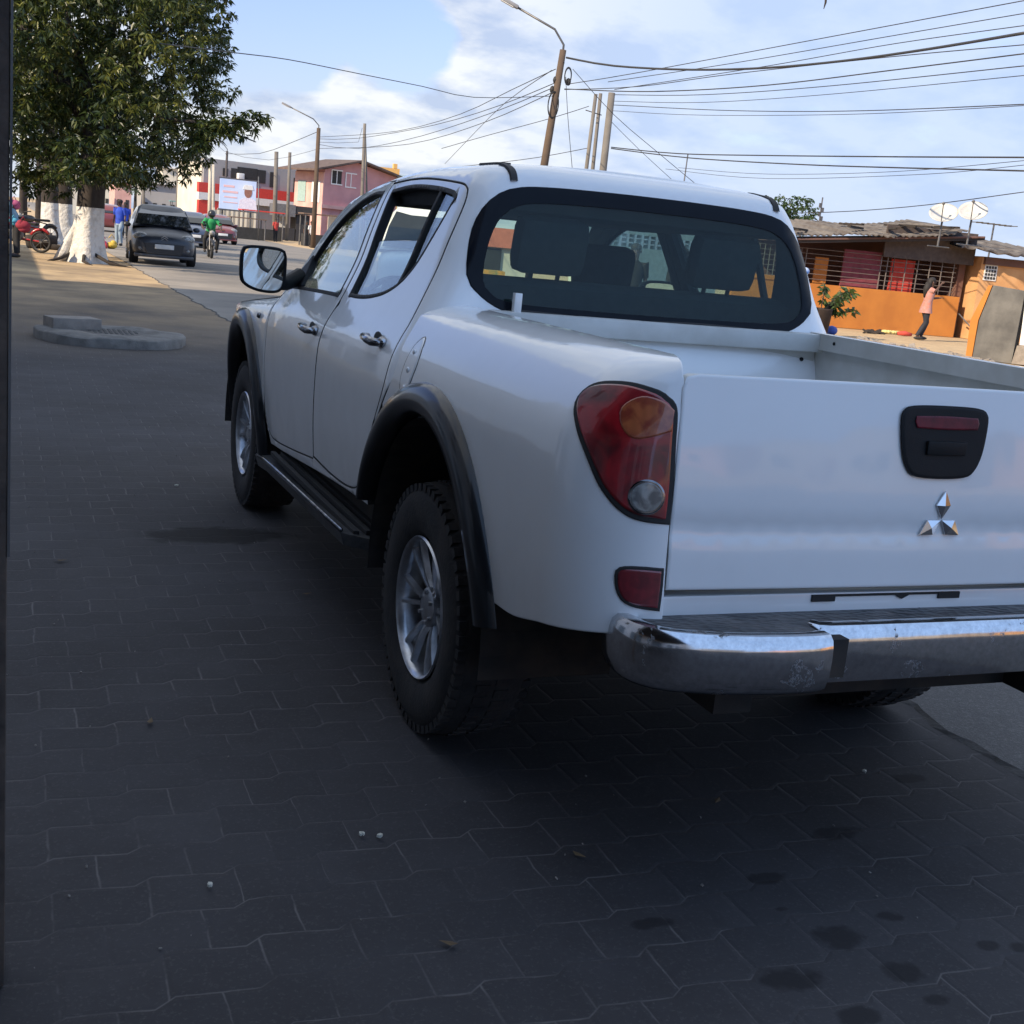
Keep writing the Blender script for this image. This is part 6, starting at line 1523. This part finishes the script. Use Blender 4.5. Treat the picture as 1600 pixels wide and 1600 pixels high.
# ---------------------------------------------------------------- poles, lamps, cables
CPOLE=mat('concrete_pole',(.17,.155,.135),(.12,.108,.095),rough=.9,scale=1.2); WPOLE=mat('brown_wooden_pole',(.10,.068,.045),(.065,.045,.032),rough=.9,scale=1.5)
def pole(top,bot,D,r0,r1,m,label,lamp=None,group='utility poles along the street',arms=(),name='utility_pole',extra=None):
    a=at(*top,D); b_=at(*bot,D); d=(b_-a); base_=a+d*(a.z/(a.z-b_.z)) 
    t=empty(name,tuple(Vector((base_.x,base_.y,0))),label=label,cat='pole' if lamp is None else 'street lamp',group=group)
    o=Vector((base_.x,base_.y,0)); b=MB(); b.tube([Vector((0,0,-.1)),(a-o)*.5,a-o],[r0,(r0+r1)/2,r1],10); b.obj('pole',m,t,smooth=True)
    if lamp:
        tip=at(*lamp,D)-o; q=a-o; mid=q.lerp(tip,.2)+Vector((0,0,.35 if D<60 else .3))
        b=MB(); b.tube([q-Vector((0,0,.5)),q+Vector((0,0,.15)),mid,tip],.035,7); b.obj('bracket_arm',STEEL,t,smooth=True)
        dd=(tip-mid).normalized(); M=Matrix.Translation(tip+dd*.25)@dd.to_track_quat('Y','Z').to_matrix().to_4x4(); b=MB(); b.rbox(-.12,.12,-.34,.30,-.05,.06,.04,0,M); hd_=b.obj('lamp_head',mat('grey_lamp_head',(.25,.25,.26),rough=.5),t,angle=50)
        b=MB(); b.rbox(-.09,.09,-.2,.24,-.07,-.051,.005,0,M); b.obj('lamp_lens',WH,hd_,angle=50)
    if extra: extra(t,o)
    return t
def coilx(t,o):
    b=MB()
    for (px,py,r) in ((885,120,.22),(862,165,.35)):
        c=at(px,py,40)-o
        for k in range(2): b.tube([(c.x+r*.5*math.cos(q),c.y-.12,c.z+r*1.1*math.sin(q)+.03*k) for q in np.linspace(0,2*PI,20)],.018,5)
    for (px,py) in ((878,98),(868,125),(888,128),(863,140)): c=at(px,py,40)-o; b.ball(c,(.09,.09,.12),8)
    b.obj('cable_coil',RUB,t,smooth=True)
pole((880,78),(850,260),40,.15,.10,WPOLE,'leaning brown wooden pole carrying a lamp arm, over the truck roof',lamp=(806,10),extra=coilx,name='street_lamp',group='street lamps along the road')
pole((931,147),(916,265),50,.085,.07,CPOLE,'left one of the close trio of grey poles, with crossbars')
pole((938.5,146),(926,265),50.5,.085,.07,CPOLE,'middle one of the close trio of grey poles')
pole((956,145),(942,268),49,.16,.13,CPOLE,'right and thickest of the close trio of grey poles')
pole((498,200),(489,382),82,.17,.12,WPOLE,'dark pole with a lamp arm left of the pink house',lamp=(453,167),name='street_lamp',group='street lamps along the road')
pole((355,236),(350,345),105,.12,.09,mat('thin_dark_pole',(.06,.05,.05),rough=.8),'thin dark pole with a lamp arm before the grey building',lamp=(322,210),name='street_lamp',group='street lamps along the road')
pole((570,193),(566,300),80,.12,.09,CPOLE,'grey pole before the pink gable, taller of two close ones')
pole((570.5,210),(573,300),80.3,.08,.06,CPOLE,'thin slanting prop against the pole before the pink gable')
pole((432,237),(429,350),100,.19,.15,CPOLE,'thick grey pole at the left post of the black kiosk')
pole((453,238),(449,345),103,.14,.12,CPOLE,'slimmer grey pole just right of the thick one at the kiosk')
pole((329,255),(327,345),112,.17,.15,mat('pale_pole',(.5,.46,.38),rough=.9),'pale pole beside the red pier, left of two')
pole((334,257),(333,345),111,.14,.12,mat('pale_pole_b',(.46,.42,.35),rough=.9),'pale pole beside the red pier, right of two')
pole((279,262),(277,330),130,.2,.17,CPOLE,'pale grey pole behind the dark hatchback, right of two'); pole((225,270),(224,320),125,.15,.13,CPOLE,'pale grey pole behind the dark hatchback, left of two')
pole((290,262),(288,330),125,.2,.17,CPOLE,'grey pole left of the red pier, behind the motorcyclist')
pole((404,276),(404,350),90,.05,.04,STEEL,'thin steel mast between the billboard and the kiosk',name='thin_mast')
pole((1075,240),(1068,290),60,.04,.03,STEEL,'thin aerial mast poking up over the truck roof',name='thin_mast')
CAB=mat('black_cable',(.03,.03,.032),rough=.6)
wn=[0]
def wire(pts,D0,D1,r,label,grp='overhead cables'):
    n=len(pts); P=[]
    dense=cr([tuple(p) for p in pts],30,closed=False)
    x0=dense[0][0];x1=dense[-1][0]
    for (px,py) in dense: f=(px-x0)/(x1-x0) if abs(x1-x0)>5 else 0; P.append(at(px,py,D0+(D1-D0)*f))
    b=MB(); b.tube(P,r,5); o=b.obj('overhead_cable',CAB,smooth=True); tag(o,label,'cable',grp)
wire([(885,90),(960,103),(1080,109),(1200,106),(1320,95),(1450,77),(1600,52)],40,24,.030,'thickest twisted cable running right from the top of the brown wooden pole')
A=[([(884,132),(1000,113),(1300,57),(1600,1)],.012,'thin cable reaching the top right corner, highest of the fan'),
([(950,128),(1150,98),(1400,55),(1600,21)],.011,'thin cable second from the top of the fan at the right edge'),
([(960,140),(1200,103),(1400,68),(1600,40)],.011,'thin cable just above the thick twisted one at the right edge'),
([(882,140),(1000,135),(1150,115),(1400,88),(1600,70)],.012,'thin cable just below the thick twisted one at the right edge'),
([(882,139),(1020,143),(1200,133),(1400,109),(1600,84)],.016,'dark cable third below the twisted one at the right edge'),
([(958,148),(1100,148),(1300,134),(1600,103)],.013,'cable leaving the trio of poles, highest at the right edge'),
([(958,158),(1100,160),(1300,147),(1600,118)],.010,'faint cable leaving the trio of poles, second at the right edge'),
([(958,164),(1150,173),(1350,173),(1600,163)],.013,'cable leaving the trio of poles that sags almost level'),
([(956,173),(1100,180),(1350,178),(1600,165)],.009,'faint level cable just under the sagging one'),
([(955,230),(1060,240),(1200,243),(1400,245),(1600,246)],.020,'thick level cable over the right half, upper of the close pair'),
([(955,232),(1080,247),(1250,257),(1400,262),(1600,267)],.020,'thick level cable over the right half, lower of the close pair'),
([(1060,262),(1200,272),(1400,268),(1600,251)],.008,'faint cable below the thick pair, curving up to the right'),
([(1040,264),(1200,279),(1450,272),(1600,258)],.008,'lowest faint cable below the thick pair')]
for k,(p,r,lab) in enumerate(A): wire(p,40 if k<5 else 49.5,30,r,lab)
wire([(1240,333),(1330,330),(1450,320),(1600,300)],40,33,.012,'single cable crossing above the two satellite dishes')
B_=[([(868,108),(800,140),(720,178),(620,205),(500,214)],'upper cable from the brown wooden pole to the far lamp pole'),([(866,130),(780,165),(680,195),(560,216),(500,217)],'middle dark cable from the brown wooden pole to the far lamp pole'),
([(864,137),(780,172),(660,212),(560,232),(500,226)],'cable sagging below the middle one towards the far lamp pole'),([(862,145),(760,190),(640,225),(500,232)],'lowest faint cable towards the far lamp pole'),([(862,110),(790,160),(720,230),(695,256)],'slanting stay going down left from the brown wooden pole'),
([(920,166),(860,185),(760,212),(690,232)],'faint cable running left from the trio of poles'),([(920,231),(840,246),(760,256),(700,262)],'dark cable running left just above the truck roof')]
for k,(p,lab) in enumerate(B_): wire(p,40 if k<5 else 50,80 if k<5 else 60,.014,lab)
wire([(895,108),(960,180),(1030,240),(1090,290)],40,44,.010,'slanting stay going down right from the brown wooden pole'); wire([(955,190),(1000,235),(1060,290)],49,52,.010,'slanting stay going down right from the trio of poles'); wire([(884,120),(887,180),(894,262)],40,40.2,.010,'wire hanging straight down right of the brown wooden pole')
wire([(250,68),(372,83),(450,93),(560,115),(660,135),(740,152),(866,150)],22,40,.010,'thin cable crossing the blue sky from behind the mango tree')
wire([(498,205),(450,225),(405,240),(352,240)],82,105,.02,'cable from the far lamp pole down to the thin dark pole'); wire([(498,222),(560,222),(566,200)],82,80,.012,'short cable between the far lamp pole and the grey pole at the pink gable')
wire([(322,211),(350,236),(420,250),(500,232)],100,82,.012,'faint cable above the grey building roof')
wire([(915,172),(940,180)],50,50,.02,'crossbar wire on the trio of poles')
# dead palm tip at the top edge
q=at(1288,8,30); b=MB(); b.tube([at(1291,-8,30),at(1290,4,30),at(1287,14,30)],[.03,.025,.008],5); tag(b.obj('twig',BARK),'dark twig tip hanging into the picture at the top edge','twig')
# ---------------------------------------------------------------- sky and light
SUN_AZ=math.atan2(-.93,-.36); SUN_EL=R(32)
w=bpy.data.worlds.new('World'); scene.world=w; w.use_nodes=True; nt=w.node_tree
for n_ in list(nt.nodes): nt.nodes.remove(n_)
out=nt.nodes.new('ShaderNodeOutputWorld'); bg=nt.nodes.new('ShaderNodeBackground'); sky=nt.nodes.new('ShaderNodeTexSky'); sky.sky_type='NISHITA'; sky.sun_disc=False; sky.sun_elevation=SUN_EL; sky.sun_rotation=SUN_AZ; sky.air_density=1.2; sky.dust_density=1.5; sky.ozone_density=2.0
tc=nt.nodes.new('ShaderNodeTexCoord')
sp=nt.nodes.new('ShaderNodeSeparateXYZ'); nt.links.new(tc.outputs['Generated'],sp.inputs[0])
zz_=math_(nt,'ADD',math_(nt,'MAXIMUM',(sp,2),0.),.30)
cmb=nt.nodes.new('ShaderNodeCombineXYZ'); 
nt.links.new(math_(nt,'DIVIDE',(sp,0),zz_)[0].outputs[0],cmb.inputs[0]); nt.links.new(math_(nt,'DIVIDE',(sp,1),zz_)[0].outputs[0],cmb.inputs[1])
v=(cmb,0)
def dirmask(px,py,lo,hi):
    d=ray(px,py); dp=nt.nodes.new('ShaderNodeVectorMath'); dp.operation='DOT_PRODUCT'; nt.links.new(tc.outputs['Generated'],dp.inputs[0]); dp.inputs[1].default_value=tuple(d)
    mr=nt.nodes.new('ShaderNodeMapRange'); mr.inputs[1].default_value=math.cos(R(hi)); mr.inputs[2].default_value=math.cos(R(lo)); mr.interpolation_type='SMOOTHSTEP'; nt.links.new(dp.outputs['Value'],mr.inputs[0]); return (mr,0)
big_=noise(nt,v,1.7,6,.5,.15); fine=noise(nt,v,5.5,8,.55,.1)
cl=math_(nt,'ADD',math_(nt,'MULTIPLY',big_,.55),math_(nt,'MULTIPLY',fine,.45))
blue=math_(nt,'MAXIMUM',math_(nt,'MAXIMUM',dirmask(450,30,0.,4.3),dirmask(620,55,0.,3.6)),dirmask(350,30,0.,4.5))
sd2=nt.nodes.new('ShaderNodeVectorMath'); sd2.operation='DOT_PRODUCT'; nt.links.new(tc.outputs['Generated'],sd2.inputs[0]); sd2.inputs[1].default_value=tuple(Vector((-.32,.92,.26)).normalized())
mr2=nt.nodes.new('ShaderNodeMapRange'); mr2.inputs[1].default_value=math.cos(R(19)); mr2.inputs[2].default_value=math.cos(R(10)); nt.links.new(sd2.outputs['Value'],mr2.inputs[0])
blue=math_(nt,'MAXIMUM',blue,(mr2,0))
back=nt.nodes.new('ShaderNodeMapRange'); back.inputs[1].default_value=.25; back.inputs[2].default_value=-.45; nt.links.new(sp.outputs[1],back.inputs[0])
cl=math_(nt,'SUBTRACT',math_(nt,'SUBTRACT',math_(nt,'ADD',cl,.16),math_(nt,'MULTIPLY',blue,.36)),math_(nt,'MULTIPLY',(back,0),.0))
cl=math_(nt,'ADD',cl,math_(nt,'MULTIPLY',math_(nt,'MAXIMUM',dirmask(1000,150,4.,16.),dirmask(560,230,2.,6.)),.06))
cov=ramp(nt,cl,[(.47,0.),(.585,1.)])
shade=noise(nt,v,4.2,7,.55,.1)
cc_=mixc(nt,ramp(nt,shade,[(.40,0.),(.56,1.)]),CLOUDS[0],CLOUDS[1])
rightblue=dirmask(1560,120,6.,24.)
cc_=mixc(nt,math_(nt,'MULTIPLY',rightblue,.75),cc_,CLOUDS[2])
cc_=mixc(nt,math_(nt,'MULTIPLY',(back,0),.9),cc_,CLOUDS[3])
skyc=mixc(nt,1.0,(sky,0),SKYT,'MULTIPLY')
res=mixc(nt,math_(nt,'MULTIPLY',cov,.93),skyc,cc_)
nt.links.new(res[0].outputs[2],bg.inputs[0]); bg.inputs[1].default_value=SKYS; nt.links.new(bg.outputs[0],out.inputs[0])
ld=bpy.data.lights.new('sun','SUN'); ld.energy=SUNS; ld.angle=R(.5); ld.color=(1.,.83,.62); lo=bpy.data.objects.new('sun',ld); C.objects.link(lo)
sd=Vector((math.sin(SUN_AZ)*math.cos(SUN_EL),math.cos(SUN_AZ)*math.cos(SUN_EL),math.sin(SUN_EL))); lo.rotation_euler=sd.to_track_quat('Z','Y').to_euler(); lo.location=sd*60
scene.view_settings.view_transform='Standard'; scene.view_settings.look='None'; scene.view_settings.gamma=1; scene.view_settings.exposure=EXPO
scene.render.resolution_x=1024; scene.render.resolution_y=1024
scene.render.engine='CYCLES'
